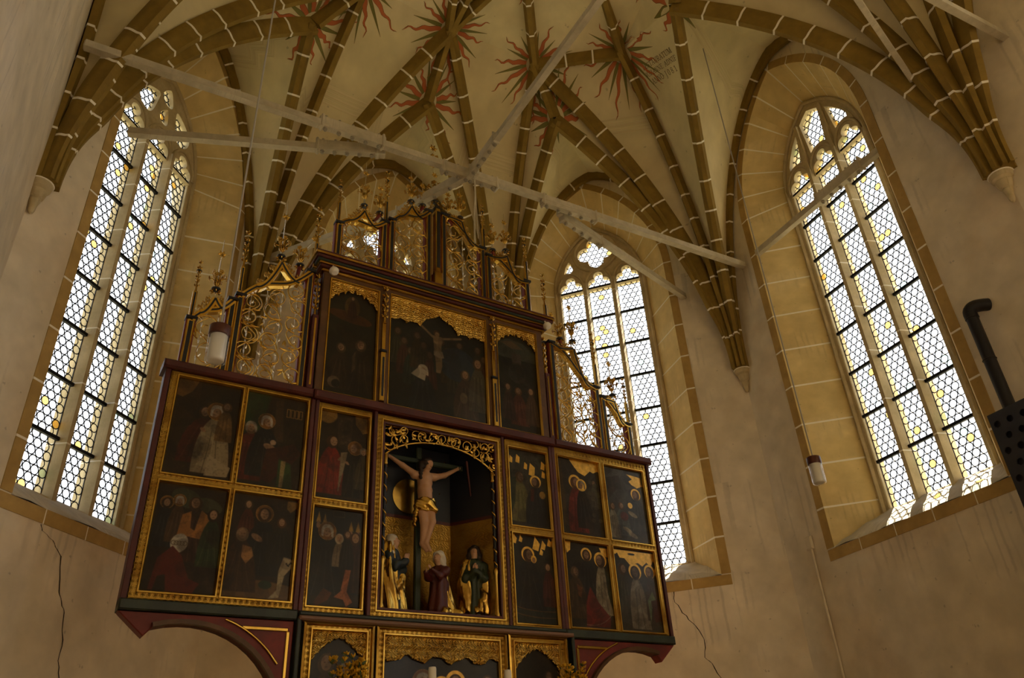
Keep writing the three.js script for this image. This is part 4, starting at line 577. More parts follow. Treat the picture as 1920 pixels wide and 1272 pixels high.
// the carved lace hanging in the head of the niche
{
  const g = thing('carved_lace', 'gilded openwork foliage arch hanging in the head of the altar niche', 'carving', [-0.22, 4.15, -0.03]);
  const low = (u) => 3.70 + 0.33 * Math.pow(Math.max(0, 1 - (u / 0.72) ** 2), 0.62);   // lower edge, u from the middle
  const edge = []; for (let k = 0; k <= 24; k++) { const u = -0.69 + 1.38 * k / 24; edge.push(V(-0.222 + u, low(u), -0.03)); } part(g, 'edge_branch', tube(edge, 0.013, 0.013, 6, 60), MAT.gold);
  for (let k = 0; k < 13; k++) { const u = -0.64 + k * 0.107, h = 4.15 - low(u), n = Math.max(1, Math.round(h / 0.13)); for (let j = 0; j < n; j++) { const R = Math.min(0.07, h / n * 0.62), cy = low(u) + h * (j + 0.5) / n; const m = part(g, 'scroll', spiral(-0.222 + u + rr(-0.02, 0.02), cy, R, rr(1.1, 1.6), rr(0, 6), k % 2 ? 1 : -1, -0.03, 0.0095), MAT.gold); for (let q = 0; q < 3; q++) part(m, 'leaf', leaf(-0.222 + u + rr(-0.04, 0.04), cy + rr(-0.03, 0.03), -0.02, rr(0.05, 0.08), rr(0, 6.28), 0.014), MAT.gold); } }
  part(g, 'backing_rod', tube([V(-0.91, 4.15, -0.04), V(-0.2, 4.15, -0.04), V(0.47, 4.15, -0.04)], 0.01, 0.01, 5), MAT.gold);
}
// ---------- upper storey ----------
const crocket = (() => { const l = [new THREE.CylinderGeometry(0.012, 0.02, 0.08, 6).translate(0, 0.04, 0), new THREE.ConeGeometry(0.016, 0.52, 6).translate(0, 0.3, 0)]; for (let k = 0; k < 5; k++) for (let j = 0; j < 4; j++) { const a = j * Math.PI / 2 + k * 0.78, y = 0.1 + k * 0.085, r = 0.03 - k * 0.003; l.push(leaf(0, 0, 0, 0.045, 0.9, 0.012).rotateY(a).translate(Math.cos(a) * 0.012, y, -Math.sin(a) * 0.012)); l.push(new THREE.SphereGeometry(0.011, 5, 4).translate(Math.cos(a) * r, y + 0.03, -Math.sin(a) * r)); } for (let j = 0; j < 5; j++) { const a = j * 1.257; l.push(leaf(0, 0, 0, 0.05, 0.7, 0.012).rotateY(a).translate(0, 0.55, 0)); } l.push(new THREE.SphereGeometry(0.014, 6, 5).translate(0, 0.58, 0)); return merge(l); })();
function spire(parent, x, y0, y1, z = 0) {              // thin shaft, then a crocketed gilt spire
  const h = y1 - y0, sh = Math.min(0.34, h * 0.45), sc = (h - sh) / 0.6;
  const shaft = part(parent, 'spire_shaft', merge([cbox(x - 0.022, x + 0.022, y0 - 0.02, y0 + sh, z - 0.02, z + 0.02, 0.006)]), MAT.gold);
  part(shaft, 'inlay', box(x - 0.009, x + 0.009, y0 + 0.02, y0 + sh - 0.02, z + 0.018, z + 0.0225), MAT.navy);
  const sp = part(parent, 'spire', crocket.clone().scale(Math.min(1.25, sc * 1.1), sc, Math.min(1.25, sc * 1.1)).translate(x, y0 + sh, z), MAT.gold);
  part(sp, 'knop', lathe([[0, -0.012], [0.026, -0.008], [0.03, 0.004], [0.016, 0.016], [0, 0.016]], 8).translate(x, y0 + sh + (h - sh) * 0.66, z), MAT.navy);
}
{
  const g = thing('upper_altarpiece', 'upper triptych of dark paintings under a projecting gilt cornice', 'altar triptych', [-0.2, 4.36, -0.2]);
  part(g, 'back_board', cbox(-1.73, 1.27, 4.36, 5.94, -0.5, -0.06, 0.006), MAT.maroon); part(g, 'rear_boards', box(-1.7, 1.24, 4.36, 5.9, -0.53, -0.5), MAT.backwood);
  const U = { U1: [-1.62, -1.05, 4.39, 5.82], U2: [-0.88, 0.39, 4.39, 5.83], U3: [0.57, 1.15, 4.39, 5.83] };
  giltFrame(g, -1.72, 1.26, 4.365, 5.92, Object.values(U), 0.0, -0.06, MAT.brown);
  part(g, 'brown_stile', cbox(-1.05 + 0.02, -0.90, 4.37, 5.9, -0.02, 0.012, 0.006), MAT.brown); part(g, 'brown_stile', cbox(0.41, 0.55, 4.37, 5.9, -0.02, 0.012, 0.006), MAT.brown);
  for (const k of Object.keys(U)) painting(g, k, ...U[k], -0.03, { U1: 'dark painting of a figure on a cloud above kneeling people', U2: 'large dark crucifixion painting with a white-veiled woman', U3: 'dark painting of a tower and small figures' }[k]);
  // gilt relief along the head of each painting
  const veil = (k, low) => { const [a, b, , d] = U[k], pts = [[a, d], [b, d]]; for (let i = 30; i >= 0; i--) { const t = i / 30; pts.push([a + (b - a) * t, d - (low(t) + 0.018 * Math.sin(t * 47) + 0.012 * Math.sin(t * 83 + 1))]); } part(g, 'gilt_relief', slab(pts.reverse(), [], -0.03, 0.0, 0.006), MAT.goldRelief); };
  veil('U1', (t) => 0.1 + 0.16 * Math.pow(Math.abs(t - 0.5) * 2, 2.2)); veil('U3', (t) => 0.09 + 0.17 * Math.pow(Math.abs(t - 0.5) * 2, 2.2)); veil('U2', (t) => t < 0.3 ? 0.3 : t < 0.7 ? 0.3 - 0.17 * Math.sin((t - 0.3) / 0.4 * Math.PI) : 0.3);
  for (const [x, y0] of [[-0.975, 4.38], [0.48, 4.36]]) { const co = part(g, 'colonnette', cbox(x - 0.03, x + 0.03, y0, 5.0, 0.01, 0.05, 0.008), MAT.gold); part(co, 'inlay', box(x - 0.012, x + 0.012, y0 + 0.06, 4.93, 0.05, 0.053), MAT.navy); part(co, 'collar', cbox(x - 0.04, x + 0.04, 5.0, 5.03, 0.005, 0.06, 0.006), MAT.navy); part(g, 'colonnette', cbox(x - 0.022, x + 0.022, 5.03, 5.4, 0.012, 0.045, 0.006), MAT.gold); part(g, 'gilt_spire', crocket.clone().scale(1.15, 0.85, 1).translate(x, 5.38, 0.04), MAT.gold); }
  for (const [x, s] of [[-1.77, -1], [1.31, 1]]) { part(g, 'corner_post', cbox(x - 0.035, x + 0.035, 4.36, 5.3, -0.12, 0.0, 0.008), MAT.maroon); part(g, 'corner_inlay', box(x - 0.01, x + 0.01, 4.42, 5.25, 0.0, 0.004), MAT.gold); part(g, 'gilt_spire', crocket.clone().scale(1.1, 0.95, 1).translate(x, 5.3, -0.05), MAT.gold); }
  const steps = [[5.90, 5.935, 0.03, 'gold'], [5.935, 5.965, 0.06, 'maroon'], [5.965, 5.99, 0.08, 'gold'], [5.99, 6.02, 0.10, 'green'], [6.02, 6.055, 0.12, 'maroon'], [6.055, 6.085, 0.14, 'gold'], [6.085, 6.11, 0.13, 'maroon']];
  for (const [a, b, e, m] of steps) part(g, 'cornice', cbox(-1.73 - e, 1.27 + e, a, b, -0.5, e, 0.01), MAT[m]);
}
// ---------- predella and brackets ----------
{
  const g = thing('predella', 'dark painted predella below the altar shrine with carved gilt heads', 'predella', [-0.18, 0.95, -0.2]);
  part(g, 'body', cbox(-1.66, 1.30, 0.95, 2.06, -0.5, -0.06, 0.01), MAT.green);
  const Q = { Q1: [-1.53, -1.02, 1.1, 1.975], Q2: [-0.83, 0.41, 1.1, 1.965], Q3: [0.6, 1.15, 1.1, 1.97] };
  for (const [x0, x1, k] of [[-1.62, -0.945, 'Q1'], [-0.92, 0.5, 'Q2'], [0.52, 1.25, 'Q3']]) { giltFrame(g, x0, x1, 1.0, 2.045, [Q[k]]); part(g, 'outer_moulding', moulding(x0, x1, 1.0, 2.045, [[0, -0.01], [0, 0.02], [0.02, 0.024], [0.03, 0.004]]), MAT.gold); painting(g, k, ...Q[k], -0.03); }
  for (const [k, f] of [['Q1', (t) => 0.06 + 0.2 * Math.pow(Math.abs(t - 0.5) * 2, 1.6)], ['Q2', (t) => 0.2 + 0.03 * Math.sin(t * 25)], ['Q3', (t) => 0.06 + 0.2 * Math.pow(Math.abs(t - 0.5) * 2, 1.6)]]) { const [a, b, , d] = Q[k], pts = [[a, d], [b, d]]; for (let i = 30; i >= 0; i--) { const t = i / 30; pts.push([a + (b - a) * t, d - f(t) - 0.01 * Math.sin(t * 60)]); } part(g, 'gilt_relief', slab(pts.reverse(), [], -0.03, 0.0, 0.006), MAT.goldRelief); }
  part(g, 'top_moulding', cbox(-1.68, 1.32, 2.045, 2.085, -0.5, 0.07, 0.012), std({ color: 0x7d5e4c, roughness: 0.6 }));
  for (const x of [-1.675, 1.315]) part(g, 'side_post', cbox(x - 0.02, x + 0.02, 0.95, 2.06, -0.3, 0.05, 0.008), MAT.green);
}
function bracket(label, pts, inner, s) {
  const g = thing('bracket_board', label, 'bracket', [pts[0][0], 1.8, -0.05], 'curved boards under the altar wings');
  part(g, 'board', slab(pts, [], -0.13, 0.0, 0.008), MAT.red);
  const arc = inner.map(([x, y]) => V(x, y, -0.06)), rows = arc.map((p, i) => { const q = arc[Math.min(arc.length - 1, i + 1)].clone().sub(arc[Math.max(0, i - 1)]).normalize(), n = V(-q.y, q.x, 0).multiplyScalar(s); return [[0, 0.07], [-0.035, 0.075], [-0.04, 0.03], [-0.04, -0.1], [0, -0.1]].map(([d, z]) => p.clone().addScaledVector(n, d).setZ(z - 0.03)); });
  const off = (k) => arc.filter((p) => s < 0 ? p.x > -2.35 : p.x < 1.98).map((p, i, A) => { const q = A[Math.min(A.length - 1, i + 1)].clone().sub(A[Math.max(0, i - 1)]).normalize(); return p.clone().addScaledVector(V(-q.y, q.x, 0), -s * k).setZ(0.008); }).filter((p) => p.x < -1.775 || p.x > 1.405);
  part(g, 'gilt_bead', tube(off(0.11), 0.012, 0.012, 6), MAT.gold);
  const xe = s < 0 ? -1.76 : 1.39, xb = s < 0 ? -2.16 : 1.79; part(g, 'gilt_strip', cbox(Math.min(xe, xb), Math.max(xe, xb), 1.945, 1.975, -0.01, 0.016, 0.005), MAT.gold); part(g, 'gilt_strip', cbox(xe - 0.015, xe + 0.015, 1.0, 1.945, -0.01, 0.016, 0.005), MAT.gold);
  part(g, 'edge_moulding', flat(skin(rows, { closed: true })), MAT.brown);
  return g;
}
{
  const arcL = []; for (let k = 0; k <= 20; k++) { const a = R_(122 - k * 7.2); arcL.push([-2.62 + 0.86 * Math.cos(a) * 1.0, 1.12 + 0.84 * Math.sin(a)]); }
  const L = [[-3.16, 2.04], [-3.14, 2.02], [-3.0, 1.9], [-2.94, 1.85], ...arcL.filter(([x, y]) => x > -2.93 && x < -1.72 && y > 0.95), [-1.71, 0.98], [-1.71, 2.04]].reverse();
  bracket('red curved bracket board under the left altar wing', L, arcL.filter(([x, y]) => x > -2.95 && y > 0.95), -1);
  const mx = (p) => p.map(([x, y]) => [-0.37 - x, y + 0.0]);
  bracket('red curved bracket board under the right altar wing', mx(L).reverse(), mx(arcL.filter(([x, y]) => x > -2.95 && y > 0.95)), 1);
  for (const [x0, x1, s] of [[-1.98, -1.70, 1], [1.33, 1.61, -1]]) { }
}

// ---------- gilded cresting ----------
const blossom = (() => { const l = [new THREE.SphereGeometry(0.011, 6, 5)]; for (let k = 0; k < 5; k++) { const a = k * 1.257; l.push(new THREE.SphereGeometry(0.0135, 6, 4).scale(1, 1, 0.55).translate(0.019 * Math.cos(a), 0.019 * Math.sin(a), -0.003)); } return merge(l); })();
const bouquetGeo = (() => {
  const l = [new THREE.TorusGeometry(0.026, 0.007, 5, 12).rotateX(Math.PI / 2).translate(0, -0.085, 0)];
  for (let j = 0; j < 8; j++) {
    const a = j / 8 * Math.PI * 2, c = Math.cos(a), s = Math.sin(a), up = j % 2 ? 0.045 : -0.01, r = j % 2 ? 0.062 : 0.09;
    l.push(tube([V(0, -0.12, 0), V(c * 0.032, -0.075, s * 0.032), V(c * 0.03, -0.03, s * 0.03), V(c * r * 0.8, 0.01 + up, s * r * 0.8), V(c * r, 0.008 + up, s * r)], 0.0085, 0.007, 5));
    l.push(blossom.clone().rotateY(Math.PI / 2 - a).translate(c * r, 0.012 + up, s * r));
  }
  l.push(blossom.clone().rotateX(-Math.PI / 2).translate(0, 0.06, 0), new THREE.SphereGeometry(0.022, 8, 6).translate(0, -0.03, 0));
  return merge(l);
})();
const starGeo = (() => { const l = [new THREE.SphereGeometry(0.012, 6, 5)]; for (let k = 0; k < 6; k++) l.push(leaf(0.006, 0, 0, 0.04, 0, 0.012).rotateZ(k * 1.047)); return merge(l); })();
const collarGeo = lathe([[0, -0.02], [0.03, -0.02], [0.048, -0.006], [0.048, 0.01], [0.03, 0.024], [0, 0.03]], 14);
function bouquet(g, x, yf, yc, yn, o = {}) {              // flower height, collar height, needle tip height
  const z = o.z ?? 0, x2 = o.lean ?? x;
  part(g, 'flower_bunch', bouquetGeo.clone().scale(o.s ?? 1, o.s ?? 1, o.s ?? 1).rotateY(rr(0, 6)).translate(x, yf, z), MAT.gold);
  const cl = part(g, 'collar', collarGeo.clone().translate(x, yc, z), MAT.navy);
  part(cl, 'petal_ring', merge([0, 1, 2, 3, 4, 5, 6, 7].map((k) => leaf(0, 0, 0, 0.04, -0.5, 0.012).rotateY(k * 0.785).translate(x + Math.cos(k * 0.785) * 0.025, yc - 0.02, z - Math.sin(k * 0.785) * 0.025))), MAT.gold);
  part(g, 'stem', tube([V(x, yc, z), V(x, (yc + yf) / 2, z), V(x, yf - 0.1, z)], 0.014, 0.012, 6), MAT.silver);
  const y1 = yn ?? yf + 0.4; const nd = part(g, 'needle', tube([V(x, yf, z), V((x + x2) / 2, (yf + y1) / 2, z), V(x2, y1, z)], 0.009, 0.003, 5), MAT.silver);
  part(nd, 'star', starGeo.clone().translate(x + (x2 - x) * 0.62, yf + (y1 - yf) * 0.62, z), MAT.gold);
  if (o.foot) part(g, 'curved_stalk', tube([V(o.foot[0], o.foot[1], z), V((o.foot[0] * 0.4 + x * 0.6), o.foot[1] + 0.06, z), V(x, yc - 0.02, z)], 0.02, 0.026, 6), MAT.red);
}
const bar2 = (pts, h, z0, z1) => { const up = [], dn = []; pts.forEach((p, i) => { const a = pts[Math.max(0, i - 1)], b = pts[Math.min(pts.length - 1, i + 1)], l = Math.hypot(b[0] - a[0], b[1] - a[1]), nx = -(b[1] - a[1]) / l * h / 2, ny = (b[0] - a[0]) / l * h / 2; up.push([p[0] + nx, p[1] + ny]); dn.push([p[0] - nx, p[1] - ny]); }); return slab([...dn, ...up.reverse()], [], z0, z1); };
function post(g, x, y0, y1, z, w = 0.075) {
  const po = part(g, 'post', cbox(x - w / 2, x + w / 2, y0, y1, z - 0.05, z + 0.03, 0.01), MAT.gold);
  part(po, 'inlay', box(x - w * 0.24, x + w * 0.24, y0 + 0.04, y1 - 0.03, z + 0.028, z + 0.034), MAT.navy);
  for (const s of [-1, 1]) part(po, 'edge', cbox(x + s * w * 0.5 - 0.012, x + s * w * 0.5 + 0.012, y0, y1, z - 0.06, z + 0.012, 0.004), MAT.red);
  part(po, 'cap', cbox(x - w * 0.75, x + w * 0.75, y1, y1 + 0.03, z - 0.06, z + 0.05, 0.008), MAT.navy);
}
function screen(label, d) {
  const z = d.z ?? -0.06, { x0, x1, yb, yl, yr } = d, w = x1 - x0, g = thing('tracery_screen', label, 'tracery screen', [(x0 + x1) / 2, yb, z], 'gilt screens of the altar cresting');
  const A = 0.055 * Math.min(1, w / 0.6), top = (t) => yl + (yr - yl) * t + A * Math.sin(2 * Math.PI * t), curve = []; for (let k = 0; k <= 20; k++) curve.push([x0 + w * k / 20, top(k / 20)]);
  post(g, x0, yb, yl + 0.01, z); post(g, x1, yb, yr + 0.01, z);
  // ogee head: gilt bar with a dark inlay, and the crossing gable
  const tp = (d.px - x0) / w, lo = Math.max(0.06, tp - 0.33), hi = Math.min(0.94, tp + 0.3), gabL = [], gabR = [];
  for (let k = 0; k <= 10; k++) { const t = k / 10, e = Math.pow(t, 1.9); gabL.push([x0 + w * (lo + (tp - lo) * t), top(lo) + (d.py - top(lo)) * e]); gabR.push([x0 + w * (hi - (hi - tp) * t), top(hi) - 0.05 + (d.py - top(hi) + 0.05) * e]); }
  for (const [n, c, dz] of [['ogee_head', curve, 0], ['gable', gabL, 0.006], ['gable', gabR, 0.004]]) { const hb = part(g, n, bar2(c, 0.062, z - 0.03, z + 0.035 + dz), MAT.gold); part(hb, 'inlay', bar2(c, 0.018, z + 0.03, z + 0.039 + dz), MAT.navy); }
  part(g, 'base_bar', cbox(x0, x1, yb, yb + 0.025, z - 0.03, z + 0.03, 0.005), MAT.gold);
  // silver twisted rods with curled leaves
  const nr = d.rods; for (let k = 0; k < nr; k++) { const t = (k + 0.7) / (nr + 0.4), x = x0 + w * t, y1 = top(t) - 0.03, pts = []; for (let j = 0; j <= 3; j++) pts.push(V(x, yb + 0.02 + (y1 - yb - 0.02) * j / 3, z - 0.012)); const rod = part(g, 'rod', tube(pts, (q) => 0.007 + 0.004 * Math.sin(q * (y1 - yb) * 62), 0, 6, Math.round((y1 - yb) * 46)), MAT.silver);
    for (let y = yb + 0.14; y < y1 - 0.05; y += rr(0.16, 0.24)) part(rod, 'leaf', leaf(x, y, z - 0.004, 0.055, rr(0.6, 1.1) + (rnd() < 0.4 ? 1.4 : 0), 0.011), MAT.silver); }
  // gilt tendrils: a branching stem with spirals
  const cols = Math.max(1, Math.round(w / 0.27)), R0 = w / cols * 0.5;
  for (let c = 0; c < cols; c++) { let side = c % 2 ? 1 : -1; const cx = x0 + w * (c + 0.5) / cols, y1 = top((c + 0.5) / cols) - 0.05; const rowsN = Math.max(2, Math.round((y1 - yb) / (R0 * 1.75))), dy = (y1 - yb - 0.04) / rowsN;
    const stem = []; for (let r = 0; r <= rowsN * 2; r++) stem.push(V(cx + R0 * 0.72 * Math.sin(r * Math.PI / 2 + c), yb + 0.02 + dy * r / 2, z + 0.008)); part(g, 'tendril', tube(stem, 0.0095, 0.006, 5, rowsN * 12), MAT.gold);
    for (let r = 0; r < rowsN; r++) { side = -side; const cy = yb + 0.03 + dy * (r + 0.5), R = Math.min(R0 * rr(0.86, 1.02), dy * 0.62); const m = part(g, 'scroll', spiral(cx + side * R0 * 0.1, cy, R, rr(1.25, 1.75), rr(-0.6, 0.6) - Math.PI / 2, side, z + 0.004, 0.0092), MAT.gold);
      for (let q = 0; q < 3; q++) { const a = rr(0, 6.28); part(m, 'leaf', leaf(cx + R * 0.8 * Math.cos(a), cy + R * 0.8 * Math.sin(a), z + 0.01, rr(0.06, 0.1), a + rr(0.6, 1.4), 0.01), MAT.gold); } } }
  // leaves climbing the gable
  for (const [c, s] of [[gabL, 1], [gabR, -1]]) for (const k of [3, 6, 8]) part(g, 'gable_leaf', bouquetGeo.clone().scale(0.42, 0.42, 0.42).rotateZ(s * 0.6).translate(c[k][0] - s * 0.035, c[k][1] + 0.06, z), MAT.gold);
  for (const s of d.spires ?? []) spire(g, s[0], s[1], s[2], z);
  for (const b of d.bunches ?? []) bouquet(g, b[0], b[1], b[2], b[3], { z, ...(b[4] ?? {}) });
  return g;
}
screen('low gilt screen at the far left end of the cresting', { x0: -3.02, x1: -2.65, yb: 4.36, yl: 4.89, yr: 5.23, px: -2.83, py: 5.2, rods: 2, spires: [[-3.03, 4.92, 5.64]], bunches: [[-2.835, 5.47, 5.33, 5.99]] });
screen('wide gilt screen over the left wing behind the hanging lamp', { x0: -2.58, x1: -1.86, yb: 4.36, yl: 5.31, yr: 5.86, px: -2.2, py: 5.88, rods: 4, spires: [[-2.6, 5.36, 6.2], [-1.82, 5.98, 6.86]], bunches: [[-2.21, 6.16, 5.98, 6.8], [-1.99, 6.09, 5.93, 6.53, { lean: -1.76, foot: [-2.08, 5.66] }]] });
screen('gilt screen at the left end of the top cresting, window light behind', { x0: -1.57, x1: -0.99, yb: 6.11, yl: 6.69, yr: 6.93, px: -1.27, py: 7.0, rods: 4, spires: [[-1.59, 6.74, 7.41], [-0.97, 6.97, 7.83]], bunches: [[-1.27, 7.34, 7.11, 7.85], [-1.06, 7.28, 7.07, 7.62, { foot: [-1.14, 6.92] }]] });
screen('tall gilt screen left of the middle post, crossed by a tie beam', { x0: -0.89, x1: -0.375, yb: 6.11, yl: 7.0, yr: 7.35, px: -0.63, py: 7.34, rods: 3, spires: [], bunches: [[-0.63, 7.64, 7.44, 7.98], [-0.46, 7.6, 7.44, 7.9, { foot: [-0.52, 7.3], s: 0.8 }]] });
screen('tall gilt screen right of the middle post', { x0: -0.155, x1: 0.43, yb: 6.11, yl: 7.38, yr: 7.02, px: 0.11, py: 7.36, rods: 3, spires: [[0.46, 7.06, 7.84]], bunches: [[-0.08, 7.61, 7.41, 7.9, { foot: [-0.02, 7.26] }], [0.10, 7.68, 7.45, 7.97]] });
screen('gilt screen at the right end of the top cresting', { x0: 0.52, x1: 1.12, yb: 6.11, yl: 6.93, yr: 6.69, px: 0.81, py: 7.02, rods: 4, spires: [[1.13, 6.73, 7.49]], bunches: [[0.60, 7.30, 7.07, 7.64, { foot: [0.68, 6.92] }], [0.81, 7.38, 7.14, 7.8]] });
screen('wide gilt screen over the right wing, dazzling window behind it', { x0: 1.44, x1: 2.12, yb: 4.36, yl: 5.80, yr: 5.27, px: 1.79, py: 5.8, rods: 4, spires: [[1.40, 6.08, 6.94], [2.15, 5.33, 6.17]], bunches: [[1.81, 6.15, 5.94, 6.7], [1.60, 6.06, 5.92, 6.42, { lean: 1.42, foot: [1.68, 5.7] }]] });
screen('low gilt screen at the far right end of the cresting', { x0: 2.21, x1: 2.60, yb: 4.36, yl: 5.15, yr: 4.82, px: 2.39, py: 5.12, rods: 2, spires: [[2.62, 4.86, 5.56]], bunches: [[2.40, 5.42, 5.24, 5.92]] });
{
  const g = thing('crest_post', 'dark and gilt middle post of the top cresting with the tallest flower finial', 'finial post', [-0.265, 6.11, -0.04]);
  part(g, 'foot', cbox(-0.32, -0.21, 6.11, 6.36, -0.12, 0.04, 0.01), MAT.gold); part(g, 'shaft', cbox(-0.30, -0.23, 6.36, 7.42, -0.1, 0.02, 0.012), MAT.gold); part(g, 'shaft_inlay', box(-0.285, -0.245, 6.44, 7.36, 0.018, 0.026), MAT.navy);
  part(g, 'cap', new THREE.ConeGeometry(0.075, 0.14, 4).rotateY(Math.PI / 4).translate(-0.265, 7.49, -0.04), MAT.navy);
  bouquet(g, -0.29, 7.78, 7.56, 8.2, { z: -0.04, s: 1.25 }); part(g, 'flower_bunch', bouquetGeo.clone().translate(-0.31, 8.3, -0.04), MAT.gold); part(g, 'needle', tube([V(-0.29, 7.8, -0.04), V(-0.3, 8.2, -0.04), V(-0.32, 8.72, -0.04)], 0.009, 0.003, 5), MAT.silver); part(g, 'needle_star', starGeo.clone().scale(1.3, 1.3, 1.3).translate(-0.315, 8.54, -0.04), MAT.gold);
}
for (const [x, y, lab] of [[-1.845, 5.86, 'left'], [1.385, 5.86, 'right']]) { // side posts of the upper storey that carry spires
  const g = thing('crest_post', `slim gilt post with a crocketed spire at the ${lab} side of the upper triptych`, 'finial post', [x, 4.36, -0.2]);
  part(g, 'shaft', cbox(x - 0.03, x + 0.03, 4.36, y, -0.24, -0.16, 0.01), MAT.gold); part(g, 'shaft_inlay', box(x - 0.01, x + 0.01, 4.45, y - 0.08, -0.162, -0.156), MAT.navy); part(g, 'collar', cbox(x - 0.05, x + 0.05, y, y + 0.035, -0.26, -0.14, 0.01), MAT.navy);
}

// ---------- carved figures in the niche ----------
function sdfMesh(fn, c, half, res) {
  const mc = new MarchingCubes(res, new THREE.MeshBasicMaterial(), false, false, 120000); mc.isolation = 0; const s = mc.size, hs = s / 2;
  for (let z = 0; z < s; z++) for (let y = 0; y < s; y++) for (let x = 0; x < s; x++) mc.field[x + y * s + z * s * s] = -fn(c.x + (x - hs) / hs * half, c.y + (y - hs) / hs * half, c.z + (z - hs) / hs * half);
  mc.update(); const n = mc.count ?? mc.geometry.drawRange.count; const pos = mc.positionArray.slice(0, n * 3);
  let g = new THREE.BufferGeometry(); g.setAttribute('position', new THREE.BufferAttribute(new Float32Array(pos), 3)); g.scale(half, half, half); g.translate(c.x, c.y, c.z); g = mergeVertices(g, 1e-4); g.computeVertexNormals(); return g;
}
const smin = (a, b, k) => { const h = Math.max(k - Math.abs(a - b), 0) / k; return Math.min(a, b) - h * h * k * 0.25; };
const cap = (x, y, z, a, b, r0, r1) => { const bx = b[0] - a[0], by = b[1] - a[1], bz = b[2] - a[2], px = x - a[0], py = y - a[1], pz = z - a[2], t = Math.max(0, Math.min(1, (px * bx + py * by + pz * bz) / (bx * bx + by * by + bz * bz))); return Math.hypot(px - bx * t, py - by * t, pz - bz * t) - (r0 + (r1 - r0) * t); };
const ell = (x, y, z, c, rx, ry, rz) => { const k = Math.hypot((x - c[0]) / rx, (y - c[1]) / ry, (z - c[2]) / rz); return (k - 1) * Math.min(rx, ry, rz); };
const chain = (list, k) => (x, y, z) => { let d = 9; for (const [a, b, r0, r1] of list) d = smin(d, cap(x, y, z, a, b, r0, r1), k); return d; };
function head(c, R, look) {                              // skull, jaw, nose, brow sockets; look = unit direction of the face
  const f = V(...look).normalize(), r = V(f.z, 0, -f.x).normalize(), u = f.clone().cross(r).normalize(); if (u.y < 0) { u.negate(); r.negate(); }
  const at = (a, b, d) => [c[0] + f.x * a + r.x * b + u.x * d, c[1] + f.y * a + r.y * b + u.y * d, c[2] + f.z * a + r.z * b + u.z * d];
  return (x, y, z) => { let d = cap(x, y, z, at(0, 0, R * 0.2), at(R * 0.12, 0, -R * 0.45), R * 0.82, R * 0.58); d = smin(d, cap(x, y, z, at(R * 0.8, 0, R * 0.05), at(R * 1.0, 0, -R * 0.22), R * 0.1, R * 0.17), R * 0.22); for (const s of [-1, 1]) { d = Math.max(d, -(cap(x, y, z, at(R * 0.92, s * R * 0.34, R * 0.12), at(R * 0.94, s * R * 0.36, R * 0.12), R * 0.2, R * 0.2))); d = Math.min(d, cap(x, y, z, at(R * 0.64, s * R * 0.3, R * 0.1), at(R * 0.64, s * R * 0.31, R * 0.1), R * 0.14, R * 0.14)); } d = smin(d, cap(x, y, z, at(R * 0.72, -R * 0.2, -R * 0.55), at(R * 0.72, R * 0.2, -R * 0.55), R * 0.1, R * 0.1), R * 0.1); return d; };
}
function hand(x, y, z, p, dir, up, R) {                  // palm with five curled fingers
  const f = V(...dir).normalize(), u = V(...up).normalize(), s = f.clone().cross(u).normalize(); const at = (a, b, c) => [p[0] + f.x * a + s.x * b + u.x * c, p[1] + f.y * a + s.y * b + u.y * c, p[2] + f.z * a + s.z * b + u.z * c];
  let d = cap(x, y, z, at(0, -R * 0.3, 0), at(0, R * 0.3, 0), R * 0.5, R * 0.5); [[-0.55, 1.5], [-0.2, 1.75], [0.15, 1.65], [0.5, 1.35]].forEach(([b, l]) => { d = Math.min(d, smin(cap(x, y, z, at(R * 0.2, b * R, 0), at(R * l * 0.6, b * R * 1.2, R * 0.1), R * 0.2, R * 0.17), cap(x, y, z, at(R * l * 0.6, b * R * 1.2, R * 0.1), at(R * l * 0.95, b * R * 1.1, R * 0.45), R * 0.17, R * 0.13), R * 0.1)); }); d = smin(d, cap(x, y, z, at(-R * 0.1, -R * 0.6, 0), at(R * 0.6, -R * 0.95, R * 0.35), R * 0.2, R * 0.15), R * 0.15); return d;
}
const folds = (x, y, z, cx, cz, n, amp, tw) => amp * Math.sin(n * Math.atan2(z - cz, x - cx) + tw * y + 1.2 * Math.sin(y * 9));
